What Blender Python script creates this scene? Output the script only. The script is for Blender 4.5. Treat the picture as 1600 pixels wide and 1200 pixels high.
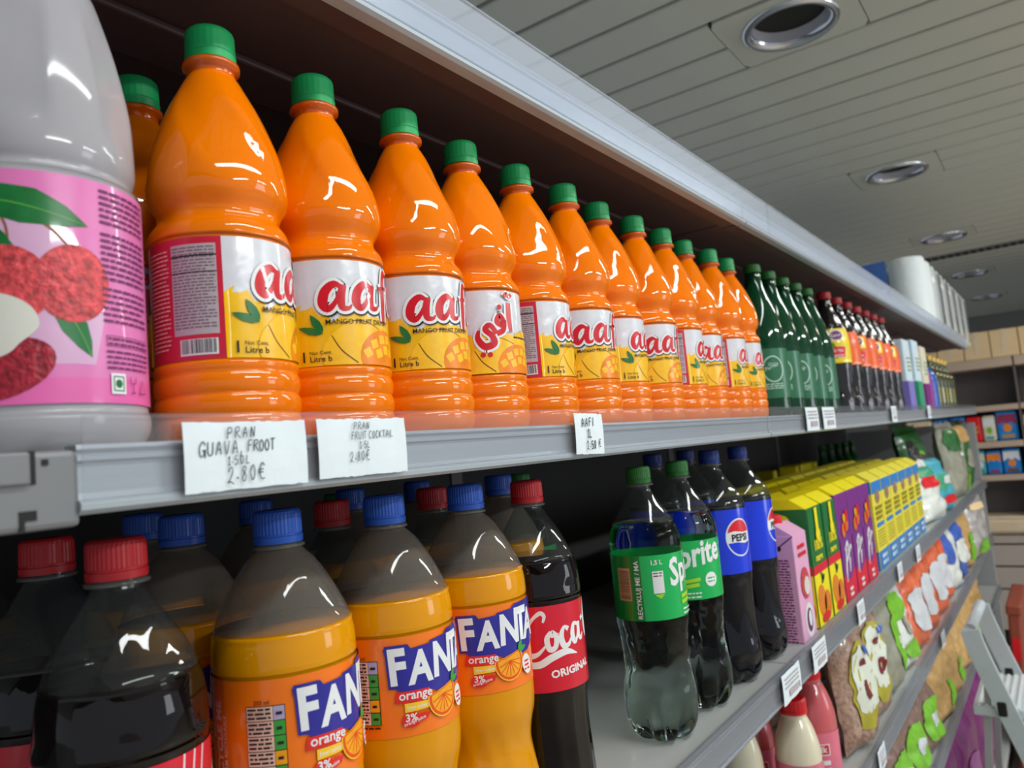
import bpy, bmesh, math, random
from mathutils import Vector, Matrix, noise
from mathutils.geometry import tessellate_polygon
random.seed(7)
for o in list(bpy.data.objects): bpy.data.objects.remove(o)
SC = bpy.context.scene
COL = SC.collection
PI = math.pi
cos, sin = math.cos, math.sin

# ------------------------------------------------------------ camera
# origin = the photographer's phone; x runs along the shelf, y into the shelf, z up
cd = bpy.data.cameras.new('camera'); cam = bpy.data.objects.new('camera', cd); COL.objects.link(cam)
cam.matrix_world = Matrix(((0.58441309, -0.02101718, -0.81118408, 0), (-0.80661063, -0.1241311, -0.57790203, 0),
                           (-0.0885473, 0.99204322, -0.08949652, 0), (0, 0, 0, 1)))
cd.sensor_fit = 'HORIZONTAL'; cd.sensor_width = 36.0; cd.lens = 36 * 1196.5 / 1600
cd.clip_start = 0.02; cd.clip_end = 60
cd.dof.use_dof = True; cd.dof.focus_distance = 0.62; cd.dof.aperture_fstop = 9.0
SC.camera = cam

# ------------------------------------------------------------ light and exposure
w = bpy.data.worlds.new('world'); SC.world = w; w.use_nodes = True
w.node_tree.nodes['Background'].inputs[0].default_value = (0.80, 0.88, 1.0, 1)
w.node_tree.nodes['Background'].inputs[1].default_value = 0.7
def area(name, loc, target, sx, sy, power, col):
    l = bpy.data.lights.new(name, 'AREA'); l.shape = 'RECTANGLE'; l.size = sx; l.size_y = sy; l.energy = power; l.color = col
    o = bpy.data.objects.new(name, l); COL.objects.link(o); o.location = loc
    d = Vector(target) - Vector(loc); o.rotation_euler = d.to_track_quat('-Z', 'Y').to_euler()
    return o
# fluorescent battens on the ceiling over the aisle, behind the photographer, and daylight of the shop front
area('ceiling_batten_a', (0.45, -0.38, 0.92), (0.45, -0.2, -1), 1.25, 0.10, 15, (0.97, 1.0, 0.98))
area('ceiling_batten_b', (2.5, -0.50, 0.92), (2.5, -0.35, -1), 1.25, 0.10, 15, (0.97, 1.0, 0.98))
area('ceiling_batten_c', (4.3, -0.80, 0.92), (4.3, -0.7, -1), 1.25, 0.10, 15, (1.0, 0.88, 0.74))
area('ceiling_batten_d', (0.45, -2.3, 0.92), (0.45, -1.8, -1), 1.25, 0.10, 42, (0.97, 1.0, 0.98))
area('ceiling_batten_e', (2.5, -2.3, 0.92), (2.5, -1.8, -1), 1.25, 0.10, 42, (0.97, 1.0, 0.98))
area('shop_window', (3.4, -3.9, 0.0), (1.6, 0.4, 0.1), 1.2, 1.2, 26, (0.92, 0.97, 1.0))
SC.view_settings.view_transform = 'Standard'; SC.view_settings.look = 'None'
SC.view_settings.gamma = 1.0; SC.view_settings.use_curve_mapping = False
SC.view_settings.exposure = -0.45

# ------------------------------------------------------------ materials
def lin(c):
    return tuple((x/255/12.92 if x/255 <= 0.04045 else ((x/255+0.055)/1.055)**2.4) for x in c)
MATS = {}
def M(name, col, rough=0.4, metal=0.0, spec=0.5, coat=0.0, trans=0.0, ior=1.45, var=0.06, scale=30.0, bump=0.0, bscale=60.0, sss=0.0, aniso=None):
    m = bpy.data.materials.new(name); m.use_nodes = True; MATS[name] = m
    nt = m.node_tree; b = nt.nodes['Principled BSDF']; c = lin(col)
    b.inputs['Base Color'].default_value = (*c, 1); b.inputs['Roughness'].default_value = rough
    b.inputs['Metallic'].default_value = metal; b.inputs['Specular IOR Level'].default_value = spec
    b.inputs['Coat Weight'].default_value = coat; b.inputs['Coat Roughness'].default_value = 0.04
    b.inputs['Transmission Weight'].default_value = trans; b.inputs['IOR'].default_value = ior
    if sss: b.inputs['Subsurface Weight'].default_value = sss; b.inputs['Subsurface Radius'].default_value = (0.02, 0.008, 0.004); b.inputs['Subsurface Scale'].default_value = 1.0
    tc = nt.nodes.new('ShaderNodeTexCoord')
    mp = nt.nodes.new('ShaderNodeMapping'); nt.links.new(tc.outputs['Object'], mp.inputs[0])
    if aniso: mp.inputs['Scale'].default_value = aniso
    n = nt.nodes.new('ShaderNodeTexNoise'); n.inputs['Scale'].default_value = scale; n.inputs['Detail'].default_value = 3
    nt.links.new(mp.outputs[0], n.inputs['Vector'])
    r = nt.nodes.new('ShaderNodeValToRGB'); r.color_ramp.elements[0].position = 0.3; r.color_ramp.elements[1].position = 0.7
    r.color_ramp.elements[0].color = (*[x*(1-var) for x in c], 1); r.color_ramp.elements[1].color = (*[min(1, x*(1+var)) for x in c], 1)
    nt.links.new(n.outputs['Fac'], r.inputs[0]); nt.links.new(r.outputs[0], b.inputs['Base Color'])
    if bump:
        n2 = nt.nodes.new('ShaderNodeTexNoise'); n2.inputs['Scale'].default_value = bscale; n2.inputs['Detail'].default_value = 2
        nt.links.new(mp.outputs[0], n2.inputs['Vector'])
        bp = nt.nodes.new('ShaderNodeBump'); bp.inputs['Strength'].default_value = bump; bp.inputs['Distance'].default_value = 0.002
        nt.links.new(n2.outputs['Fac'], bp.inputs['Height']); nt.links.new(bp.outputs[0], b.inputs['Normal'])
    return m
def clear(name, tint, rough=0.03, haze=0.0, hazecol=(200, 200, 200), ior=1.45, bump=0.0):
    # thin clear plastic: light passes straight through the wall, the surface mirrors by its Fresnel term
    m = bpy.data.materials.new(name); m.use_nodes = True; MATS[name] = m
    nt = m.node_tree; nt.nodes.remove(nt.nodes['Principled BSDF']); out = nt.nodes['Material Output']
    t = nt.nodes.new('ShaderNodeBsdfTransparent'); t.inputs[0].default_value = (*lin(tint), 1)
    g = nt.nodes.new('ShaderNodeBsdfGlossy'); g.inputs['Roughness'].default_value = rough
    f = nt.nodes.new('ShaderNodeFresnel'); f.inputs['IOR'].default_value = ior
    n = nt.nodes.new('ShaderNodeTexNoise'); n.inputs['Scale'].default_value = 25
    bp = nt.nodes.new('ShaderNodeBump'); bp.inputs['Strength'].default_value = bump; bp.inputs['Distance'].default_value = 0.002
    tc = nt.nodes.new('ShaderNodeTexCoord'); nt.links.new(tc.outputs['Object'], n.inputs['Vector'])
    nt.links.new(n.outputs['Fac'], bp.inputs['Height'])
    nt.links.new(bp.outputs[0], g.inputs['Normal']); nt.links.new(bp.outputs[0], f.inputs['Normal'])
    d = nt.nodes.new('ShaderNodeBsdfDiffuse'); d.inputs[0].default_value = (*lin(hazecol), 1)
    mx0 = nt.nodes.new('ShaderNodeMixShader'); mx0.inputs[0].default_value = haze
    nt.links.new(t.outputs[0], mx0.inputs[1]); nt.links.new(d.outputs[0], mx0.inputs[2])
    mx = nt.nodes.new('ShaderNodeMixShader')
    gm = nt.nodes.new('ShaderNodeNewGeometry'); k1 = nt.nodes.new('ShaderNodeMath'); k1.operation = 'SUBTRACT'; k1.inputs[0].default_value = 1.0
    nt.links.new(gm.outputs['Backfacing'], k1.inputs[1]); k2 = nt.nodes.new('ShaderNodeMath'); k2.operation = 'MULTIPLY'
    nt.links.new(k1.outputs[0], k2.inputs[0]); nt.links.new(f.outputs[0], k2.inputs[1])      # only the outer face of the sheet mirrors
    nt.links.new(k2.outputs[0], mx.inputs[0]); nt.links.new(mx0.outputs[0], mx.inputs[1]); nt.links.new(g.outputs[0], mx.inputs[2])
    nt.links.new(mx.outputs[0], out.inputs[0])
    return m

M('steel', (172, 174, 176), 0.35, 0.3, var=0.03); M('steel_dark', (120, 120, 120), 0.5, 0.2, var=0.04)
M('bare_steel', (122, 124, 126), 0.42, 0.1, var=0.05, scale=14)
M('deck', (186, 190, 190), 0.22, 0.0, var=0.03, scale=8)
M('underside_shade', (84, 64, 64), 0.5, var=0.06, scale=6); M('back', (60, 58, 60), 0.6, var=0.08, scale=5)  # shelf undersides: shade and warm bounce light mixed into the steel grey
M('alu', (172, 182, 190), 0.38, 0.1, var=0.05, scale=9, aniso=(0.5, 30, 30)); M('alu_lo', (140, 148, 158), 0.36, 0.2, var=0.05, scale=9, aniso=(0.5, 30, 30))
clear('strip', (246, 246, 247), 0.14, 0.065, (224, 226, 232), 1.32, 0.05)
clear('strip_clean', (246, 248, 252), 0.15, 0.26, (226, 234, 246), 1.30, 0.05)
M('black', (12, 12, 12), 0.6)
M('ceil', (204, 207, 198), 0.55, var=0.03, scale=3); M('ceil_gap', (40, 42, 40), 0.8); M('chrome', (205, 208, 215), 0.18, 1.0, var=0.02)
M('reflector', (214, 216, 228), 0.3, 0.1, var=0.03)
M('floor', (190, 180, 164), 0.35, var=0.10, scale=3); M('wall', (120, 118, 116), 0.7, var=0.05, scale=2)
M('paper', (226, 236, 242), 0.75, var=0.03, scale=20, bump=0.25, bscale=90); M('ink', (52, 60, 68), 0.6); M('ink_dark', (25, 30, 36), 0.6)
M('white', (232, 234, 236), 0.35, var=0.02); M('label_white', (220, 222, 230), 0.22, var=0.02, bump=0.5, bscale=55, coat=0.4)
M('juice', (246, 124, 0), 0.045, spec=0.6, var=0.03, scale=12); M('juice_low', (222, 118, 10), 0.10, spec=0.55, var=0.03, scale=12, coat=0.6)
M('juice_dim', (215, 96, 10), 0.12, coat=0.5)
M('cap_green', (30, 172, 98), 0.38, var=0.06, scale=60); M('cap_red', (188, 36, 44), 0.38, var=0.05); M('cap_blue', (38, 88, 190), 0.38, var=0.05)
M('cap_green2', (44, 120, 48), 0.38); M('cap_navy', (22, 50, 130), 0.4)
M('aafi_red', (208, 22, 40), 0.25, coat=0.3); M('aafi_side', (206, 34, 62), 0.28, coat=0.3); M('aafi_yellow', (248, 192, 8), 0.25, coat=0.3, var=0.08, scale=60)
M('amber', (240, 132, 10), 0.3, coat=0.3, var=0.12, scale=90); M('mango_cube', (255, 192, 24), 0.3, coat=0.3, var=0.10, scale=120); M('brown', (120, 70, 20), 0.4)
M('leaf', (20, 112, 52), 0.3, var=0.2, scale=90, coat=0.3); M('leaf_hi', (92, 168, 70), 0.3)
M('print_black', (26, 22, 22), 0.4); M('print_grey', (188, 176, 182), 0.4, var=0.06, scale=300); M('print_tiny', (128, 114, 118), 0.4)
M('pink', (226, 122, 186), 0.3, coat=0.4, var=0.06, scale=12, bump=0.3, bscale=40); M('pink_lo', (232, 104, 176), 0.3, coat=0.4); M('pink_pale', (216, 170, 206), 0.3, coat=0.4, var=0.06, scale=20)
M('print_plum', (112, 40, 96), 0.4); M('lychee_skin', (205, 70, 76), 0.4, var=0.45, scale=260, bump=0.6, bscale=300); M('lychee_skin_dk', (160, 34, 52), 0.4, var=0.45, scale=300, bump=0.6, bscale=300)
M('lychee_flesh', (226, 224, 214), 0.3, var=0.05); M('twig', (140, 92, 52), 0.5)
M('lychee_juice', (168, 166, 172), 0.10, spec=0.5, coat=0.0, var=0.03, scale=10)
M('cola', (16, 9, 8), 0.04, spec=0.5, var=0.1); M('pepsi_liq', (14, 12, 18), 0.04, spec=0.5)
clear('pet', (226, 232, 230), 0.03, 0.03, (190, 196, 200), 1.50, 0.15)
clear('pet_fog', (215, 208, 198), 0.05, 0.24, (170, 162, 152), 1.50, 0.10)
clear('pet_neck', (200, 205, 200), 0.05, 0.25, (170, 172, 165), 1.5, 0.1)
clear('pet_green', (110, 190, 140), 0.03, 0.22, (20, 96, 60), 1.50, 0.10)
clear('pet_bag', (244, 244, 244), 0.10, 0.25, (222, 226, 228), 1.3, 0.6)
M('fanta_liq', (226, 150, 0), 0.07, spec=0.5, var=0.04, scale=14)
M('fanta_orange', (250, 122, 12), 0.25, coat=0.5, var=0.03); M('fanta_side', (232, 104, 14), 0.3, coat=0.5); M('fanta_blue', (44, 40, 150), 0.25, coat=0.4)
M('fanta_red', (222, 40, 34), 0.25, coat=0.3); M('fanta_yel', (250, 200, 40), 0.25, coat=0.3); M('slice', (255, 168, 30), 0.3, var=0.15, scale=200); M('slice_rim', (232, 80, 20), 0.3)
M('pale_pink', (246, 206, 188), 0.4); M('tab_green', (62, 160, 60), 0.4); M('tab_lilac', (180, 170, 205), 0.4)
M('coke_red', (212, 14, 44), 0.25, coat=0.5, var=0.02)
M('sprite_green', (0, 178, 82), 0.25, coat=0.5, var=0.03); M('sprite_side', (14, 130, 56), 0.3, coat=0.4); M('lime', (168, 214, 40), 0.3); M('barcode_bg', (196, 160, 130), 0.4); M('barcode', (120, 84, 70), 0.4)
M('sprite_liq', (228, 244, 236), 0.0, trans=1.0, ior=1.22, var=0.0)
M('pepsi_blue', (6, 54, 226), 0.22, coat=0.5, var=0.02); M('pepsi_red', (226, 24, 44), 0.25, coat=0.4)
M('perrier_liq', (8, 62, 36), 0.05, coat=0.0, var=0.15, scale=10); M('perrier_label', (36, 108, 72), 0.3, coat=0.3, var=0.06); M('perrier_print', (176, 206, 190), 0.35); M('yellow', (244, 226, 30), 0.35)
M('tea_orange', (238, 100, 36), 0.3, coat=0.3, var=0.1, scale=50); M('tea_yellow', (242, 214, 20), 0.3, coat=0.3); M('tea_green', (70, 160, 50), 0.3); M('tea_liq', (30, 26, 28), 0.05, coat=0.6, bump=0.8, bscale=70)
M('carton_pink', (232, 172, 208), 0.4, var=0.03); M('carton_green', (30, 116, 56), 0.35, var=0.06); M('carton_yellow', (250, 232, 20), 0.35, var=0.05)
M('carton_purple', (128, 48, 140), 0.35, var=0.06); M('carton_red', (226, 24, 52), 0.35, var=0.05); M('carton_lemon', (240, 226, 70), 0.4, var=0.05); M('carton_blue', (48, 134, 214), 0.35, var=0.05)
M('print_olive', (150, 140, 40), 0.4)
M('roll', (226, 234, 236), 0.6, var=0.03, scale=14, bump=0.6, bscale=40); M('roll_blue', (64, 104, 176), 0.4, var=0.05); M('roll_core', (150, 156, 160), 0.7)
M('card', (232, 204, 160), 0.7, var=0.05, scale=10); M('cream', (224, 206, 178), 0.5, var=0.03)
M('shelf_beige', (190, 170, 152), 0.5, var=0.04); M('shelf_grey', (104, 98, 96), 0.55, var=0.05, scale=4); M('drawer', (176, 166, 158), 0.5, var=0.03, scale=4)
M('pack_blue', (22, 132, 214), 0.3, var=0.12, scale=30); M('pack_red', (222, 26, 36), 0.35, var=0.05); M('pack_maroon', (150, 50, 90), 0.35, var=0.1); M('pack_orange', (240, 140, 40), 0.4, var=0.15, scale=40)
M('pack_cream', (222, 214, 190), 0.45, var=0.1, scale=30); M('pack_teal', (70, 168, 190), 0.4, var=0.1)
M('milk', (226, 218, 190), 0.2, coat=0.5, var=0.03); M('milk_pink', (204, 92, 98), 0.2, coat=0.5, var=0.06); M('milk_label', (226, 118, 140), 0.35, var=0.06); M('red_cap', (222, 24, 34), 0.35)
M('bean', (168, 136, 116), 0.35, var=0.35, scale=120, bump=1.0, bscale=150, coat=0.4); M('bean_label', (222, 228, 214), 0.4); M('olive', (178, 168, 50), 0.4, var=0.1); M('darkred', (120, 24, 36), 0.4)
M('lentil', (226, 104, 58), 0.3, var=0.12, scale=60, bump=0.5, bscale=90, coat=0.4); M('silver_label', (205, 208, 214), 0.4, var=0.05, scale=80); M('lime_print', (122, 190, 44), 0.35, var=0.15, scale=60)
M('kraft', (200, 160, 98), 0.4, var=0.15, scale=70, bump=0.6, bscale=90, coat=0.3); M('bag_grey', (150, 150, 132), 0.4, var=0.12, scale=50, bump=0.5, bscale=60, coat=0.3)
M('bag_brown', (132, 104, 92), 0.4, var=0.2, scale=80, bump=0.7, bscale=90, coat=0.3); M('bag_dark', (34, 36, 34), 0.35, var=0.3, scale=60, bump=0.5, coat=0.3); M('bag_blue', (56, 96, 190), 0.35, var=0.2, scale=40, coat=0.4)
M('bag_purple', (116, 24, 104), 0.35, var=0.15, scale=30, bump=0.6, bscale=40, coat=0.3); M('bag_white', (226, 230, 224), 0.4, var=0.06, scale=40, bump=0.4, coat=0.4); M('bag_green', (40, 104, 44), 0.35, var=0.3, scale=50, bump=0.5, coat=0.4)
M('foil', (205, 200, 195), 0.22, 0.4, var=0.1, scale=40, bump=0.6)
M('ladder', (188, 198, 204), 0.35, var=0.03); M('terracotta', (150, 72, 54), 0.45, var=0.06); M('oil', (60, 66, 24), 0.08, coat=0.6); M('gold', (206, 170, 90), 0.35, 0.6); M('bottle_blue', (40, 90, 180), 0.25, coat=0.4); M('bottle_purple', (150, 60, 150), 0.3, coat=0.3)
M('lavender', (134, 124, 204), 0.4, var=0.05); M('mint', (60, 160, 120), 0.4, var=0.08); M('ice', (206, 226, 238), 0.4, var=0.05, scale=30)

# ------------------------------------------------------------ mesh helpers
def mesh(name, parts):
    V, F, mi, sm, slots = [], [], [], [], []
    for p in parts:
        v, f, m = p[0], p[1], p[2]; s = p[3] if len(p) > 3 else False
        if m not in slots: slots.append(m)
        b = len(V); V.extend([tuple(x) for x in v])
        for q in f: F.append([b+i for i in q]); mi.append(slots.index(m)); sm.append(s)
    me = bpy.data.meshes.new(name); me.from_pydata(V, [], F)
    for m in slots: me.materials.append(MATS[m])
    me.polygons.foreach_set('material_index', mi); me.polygons.foreach_set('use_smooth', sm)
    me.update(); return me
def ob(name, me, parent=None, loc=(0, 0, 0), rot=(0, 0, 0)):
    o = bpy.data.objects.new(name, me); COL.objects.link(o); o.parent = parent; o.location = loc; o.rotation_euler = rot; return o
def tag(o, label, cat, group=None):
    o['label'] = label; o['category'] = cat
    if group: o['group'] = group
    return o
def thing(name, label, cat, group=None, loc=(0, 0, 0), rotz=0.0):
    o = ob(name, None, None, loc, (0, 0, rotz)); o.empty_display_size = 0.02; return tag(o, label, cat, group)
def struct(o): o['kind'] = 'structure'; return o
KIDS = {}
def kids(o): return [c for c in bpy.data.objects if c.parent == o]
def dup(root, label, loc, rotz, group=None, tree=None):
    r = root.copy(); COL.objects.link(r); r.location = loc; r.rotation_euler = (0, 0, rotz); r['label'] = label
    if group: r['group'] = group
    tree = tree or snapshot(root)
    def rec(node, par):
        for ch, sub in node:
            c = ch.copy(); COL.objects.link(c); c.parent = par; rec(sub, c)
    rec(tree, r); return r
def snapshot(o): return [(c, snapshot(c)) for c in kids(o)]

def box(x0, x1, y0, y1, z0, z1, bev=0.0):
    if not bev:
        v = [(x, y, z) for z in (z0, z1) for y in (y0, y1) for x in (x0, x1)]
        return v, [(0, 2, 3, 1), (4, 5, 7, 6), (0, 1, 5, 4), (2, 6, 7, 3), (0, 4, 6, 2), (1, 3, 7, 5)]
    bm = bmesh.new(); bmesh.ops.create_cube(bm, size=1)
    for q in bm.verts: q.co = ((x0+x1)/2+q.co.x*(x1-x0), (y0+y1)/2+q.co.y*(y1-y0), (z0+z1)/2+q.co.z*(z1-z0))
    bmesh.ops.bevel(bm, geom=bm.edges[:], offset=bev, segments=2, affect='EDGES', profile=0.5)
    bm.verts.index_update(); v = [q.co[:] for q in bm.verts]; f = [[q.index for q in fc.verts] for fc in bm.faces]; bm.free(); return v, f
def cr(pts, n):                                  # Catmull-Rom through points of any dimension
    out = []; P = [tuple(p) for p in pts]
    for i in range(len(P)-1):
        p0 = P[max(i-1, 0)]; p1 = P[i]; p2 = P[i+1]; p3 = P[min(i+2, len(P)-1)]
        for k in range(n):
            t = k/n
            out.append(tuple(0.5*(2*b+(c-a)*t+(2*a-5*b+4*c-d)*t*t+(-a+3*b-3*c+d)*t**3) for a, b, c, d in zip(p0, p1, p2, p3)))
    out.append(P[-1]); return out
def lathe(prof, seg=32, smooth=0, mod=None, cap0=True, cap1=True, cx=0, cy=0):
    if smooth: prof = cr(prof, smooth)
    V, F = [], []; n = len(prof)
    for z, r in prof:
        for k in range(seg):
            a = 2*PI*k/seg; rr = mod(z, a, r) if mod else r
            V.append((cx+rr*cos(a), cy+rr*sin(a), z))
    for i in range(n-1):
        for k in range(seg):
            k2 = (k+1) % seg; q = (i*seg+k, i*seg+k2, (i+1)*seg+k2, (i+1)*seg+k)
            F.append(q if prof[-1][0] > prof[0][0] else q[::-1])
    up = prof[-1][0] > prof[0][0]
    if cap0: F.append(list(range(seg))[::-1] if up else list(range(seg)))
    if cap1: F.append([(n-1)*seg+k for k in range(seg)][::1 if up else -1])
    return V, F
def extr_x(prof, x0, x1, closed=True):           # extrude a y-z outline along x
    n = len(prof); V = [(x0, y, z) for y, z in prof]+[(x1, y, z) for y, z in prof]
    F = [(i, (i+1) % n, n+(i+1) % n, n+i) for i in range(n if closed else n-1)]
    if closed: F += [list(range(n))[::-1], [n+i for i in range(n)]]
    return V, F
def tube(pts, r, seg=8):
    V, F = [], []; P = [Vector(p) for p in pts]
    for i, p in enumerate(P):
        d = (P[min(i+1, len(P)-1)]-P[max(i-1, 0)]).normalized()
        u = d.cross(Vector((0, 0, 1))); u = u.normalized() if u.length > 1e-3 else Vector((1, 0, 0)); q = d.cross(u)
        for k in range(seg): V.append(tuple(p+u*r*cos(2*PI*k/seg)+q*r*sin(2*PI*k/seg)))
    for i in range(len(P)-1):
        for k in range(seg): F.append((i*seg+k, i*seg+(k+1) % seg, (i+1)*seg+(k+1) % seg, (i+1)*seg+k))
    F += [list(range(seg)), [(len(P)-1)*seg+k for k in range(seg)][::-1]]
    return V, F
def xf(vf, mat): return [tuple(mat @ Vector(v)) for v in vf[0]], vf[1]

# 2-D print shapes: (verts2d, faces)
def rect(a, b, c, d): return [(a, b), (c, b), (c, d), (a, d)], [(0, 1, 2, 3)]
def poly(pts):
    t = tessellate_polygon([[Vector((x, y, 0)) for x, y in pts]]); return list(pts), [tuple(q) for q in t]
def ell(cx, cy, rx, ry, n=24, a0=0.0): return [(cx+rx*cos(2*PI*k/n)*cos(a0)-ry*sin(2*PI*k/n)*sin(a0), cy+rx*cos(2*PI*k/n)*sin(a0)+ry*sin(2*PI*k/n)*cos(a0)) for k in range(n)], [tuple(range(n))]
def ribbon(pts, wd, n=6):
    if not isinstance(wd, (list, tuple)): wd = [wd]*len(pts)
    P = cr([(x, y, q) for (x, y), q in zip(pts, wd)], n) if len(pts) > 2 and n > 1 else [(x, y, q) for (x, y), q in zip(pts, wd)]
    V, F = [], []
    for i, (x, y, q) in enumerate(P):
        a, b = P[max(i-1, 0)], P[min(i+1, len(P)-1)]; dx, dy = b[0]-a[0], b[1]-a[1]; l = math.hypot(dx, dy) or 1
        V += [(x-dy/l*q/2, y+dx/l*q/2), (x+dy/l*q/2, y-dx/l*q/2)]
    for i in range(len(P)-1): F.append((2*i, 2*i+1, 2*i+3, 2*i+2))
    return V, F
TXT = {}
def text(s, size, x=0, y=0, bold=0.0, shear=0.0, sx=1.0, align='LEFT'):
    key = (s, round(bold, 4), align)
    if key not in TXT:
        c = bpy.data.curves.new('t', 'FONT'); c.body = s; c.size = 1; c.offset = bold; c.resolution_u = 2; c.align_x = align
        o = bpy.data.objects.new('t', c); COL.objects.link(o); bpy.context.view_layer.update()
        me = bpy.data.meshes.new_from_object(o.evaluated_get(bpy.context.evaluated_depsgraph_get()))
        TXT[key] = ([(v.co.x, v.co.y) for v in me.vertices], [tuple(p.vertices) for p in me.polygons])
        bpy.data.objects.remove(o); bpy.data.curves.remove(c); bpy.data.meshes.remove(me)
    V, F = TXT[key]
    return [(x+(a+b*shear)*size*sx, y+b*size) for a, b in V], F
def join(*sh):
    V, F = [], []
    for v, f in sh: b = len(V); V += list(v); F += [tuple(b+i for i in q) for q in f]
    return V, F
def T(sh, dx=0, dy=0, rot=0.0, sc=1.0, sx=1.0, shear=0.0):
    c, s = cos(rot), sin(rot); out = []
    for x, y in sh[0]:
        x, y = (x+y*shear)*sc*sx, y*sc; out.append((dx+x*c-y*s, dy+x*s+y*c))
    return out, sh[1]
def rows(x0, x1, ytop, n, pitch, h, seed=1, ragged=0.25):      # lines of small print
    rg = random.Random(seed); out = []
    for i in range(n):
        x = x0; y = ytop-i*pitch; xe = x1-(x1-x0)*rg.random()*ragged*(1 if i % 4 == 3 else 0.15)
        while x < xe:
            l = min(xe-x, h*(1.5+rg.random()*4)); out.append(rect(x, y-h, x+l, y)); x += l+h*0.7
    return join(*out)
def bars(x0, x1, y0, y1, n, seed=3, vertical=True):
    rg = random.Random(seed); out = []; s = ((x1-x0) if vertical else (y1-y0))/n
    for i in range(n):
        q = s*(0.25+0.5*rg.random())
        out.append(rect(x0+i*s, y0, x0+i*s+q, y1) if vertical else rect(x0, y0+i*s, x1, y0+i*s+q))
    return join(*out)
def bend(sh, r, phi0, z0, eps, step=0.0035, clip=None):
    bm = bmesh.new(); vs = [bm.verts.new((x, y, 0)) for x, y in sh[0]]
    for f in sh[1]:
        try: bm.faces.new([vs[i] for i in f])
        except ValueError: pass
    xs = [x for x, y in sh[0]]; a, b = min(xs), max(xs); k = math.ceil(a/step)
    if b-a > step:
        while k*step < b:
            bmesh.ops.bisect_plane(bm, geom=bm.verts[:]+bm.edges[:]+bm.faces[:], plane_co=(k*step, 0, 0), plane_no=(1, 0, 0)); k += 1
    if callable(r):
        ys = [y for x, y in sh[0]]; k = math.ceil(min(ys)/.008)
        while k*.008 < max(ys):
            bmesh.ops.bisect_plane(bm, geom=bm.verts[:]+bm.edges[:]+bm.faces[:], plane_co=(0, k*.008, 0), plane_no=(0, 1, 0)); k += 1
    if clip:
        for c, nn in ((clip[0], -1), (clip[1], 1)):
            bmesh.ops.bisect_plane(bm, geom=bm.verts[:]+bm.edges[:]+bm.faces[:], plane_co=(0, c, 0), plane_no=(0, nn, 0), clear_outer=True)
    bm.verts.index_update(); V = []
    rf = r if callable(r) else (lambda z: r)
    for v in bm.verts:
        z = z0+v.co.y; q = rf(z); R0 = rf(z0); ph = phi0+v.co.x/R0; V.append(((q+eps)*cos(ph), (q+eps)*sin(ph), z))
    F = [[v.index for v in f.verts] for f in bm.faces]; bm.free()
    # faces must look outwards
    out = []
    for f in F:
        p = [Vector(V[i]) for i in f[:3]]; nrm = (p[1]-p[0]).cross(p[2]-p[0]); out.append(f if nrm.x*p[0].x+nrm.y*p[0].y >= 0 else f[::-1])
    return V, out
def wrapped(layers, r, z0, phi0=0.0, e0=0.0003, de=0.00006, rf=None, clip=None):
    return [(*bend(sh, rf or r, phi0, z0, e0+i*de, clip=clip), m, True) for i, (sh, m) in enumerate(layers)]
def face_my(layers, y, e0=0.0003, de=0.0003):     # print on a face looking to -y
    return [([(x, y-e0-i*de, z) for x, z in sh[0]], sh[1], m) for i, (sh, m) in enumerate(layers)]
def face_mx(layers, x, e0=0.0003, de=0.0003):     # print on a face looking to -x
    return [([(x-e0-i*de, -u, z) for u, z in sh[0]], sh[1], m) for i, (sh, m) in enumerate(layers)]

def screw_cap(r, h, ribs=40, m='cap_red', amp=0.022):
    def mod(z, a, q): return q*(1-amp*(0.5+0.5*cos(ribs*a))) if h*0.26 < z < h*0.88 else q
    pr = [(0, r*1.0), (h*0.20, r*1.02), (h*0.22, r*0.97), (h*0.26, r*0.97), (h*0.29, r*1.0), (h*0.84, r*0.985), (h*0.93, r*0.95), (h*1.0, r*0.86)]
    return (*lathe(pr, 80 if ribs <= 40 else 96, 0, mod), m, False)

# ============================================================ THE SETTING
FZ = -1.35; CZ = 0.95
fl = struct(ob('floor', mesh('floor', [(*box(-4, 9.2, -4.2, 3.2, FZ-0.03, FZ), 'floor')])))
bt = mesh('floor_tile', [(*box(0, 0.396, 0, 0.396, 0, 0.004, 0.0015), 'floor')])
for i in range(3, 23):
    for j in range(-3, 3): ob('tile', bt, fl, (0.4*i, 0.4*j, FZ))
wb = struct(ob('wall_back', mesh('wall_back', [(*box(9.0, 9.1, -4.2, 3.2, FZ, CZ+0.05), 'wall')])))
ce = struct(ob('ceiling', mesh('ceiling', [(*box(-4, 9.0, -4.2, 3.2, CZ+0.03, CZ+0.06), 'ceil_gap')])))
PW = 0.143
def plank(y0, y1):
    h = PW/2-0.0075
    pr = [(-h, 0.022), (-h, 0.004), (-h+0.004, 0.0), (h-0.004, 0.0), (h, 0.004), (h, 0.022)]
    V = [(x, y0, z) for x, z in pr]+[(x, y1, z) for x, z in pr]
    return mesh('ceiling_plank', [(V, [(i, i+6, i+7, i+1) for i in range(5)]+[(5, 11, 6, 0), (0, 1, 2, 3, 4, 5), (11, 10, 9, 8, 7, 6)], 'ceil')])
full, left, right = plank(-4.2, 3.2), plank(-4.2, 0.26), plank(0.565, 3.2)
cut = set()
for d in range(5):
    k = round((1.70+1.43*d-1.414)/PW); cut |= {k, k+1}
for k in range(-22, 53):
    x = 1.414+PW*(k+0.5)
    if k in cut: ob('ceiling_plank', left, ce, (x, 0, CZ)); ob('ceiling_plank', right, ce, (x, 0, CZ))
    else: ob('ceiling_plank', full, ce, (x, 0, CZ))
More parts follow.
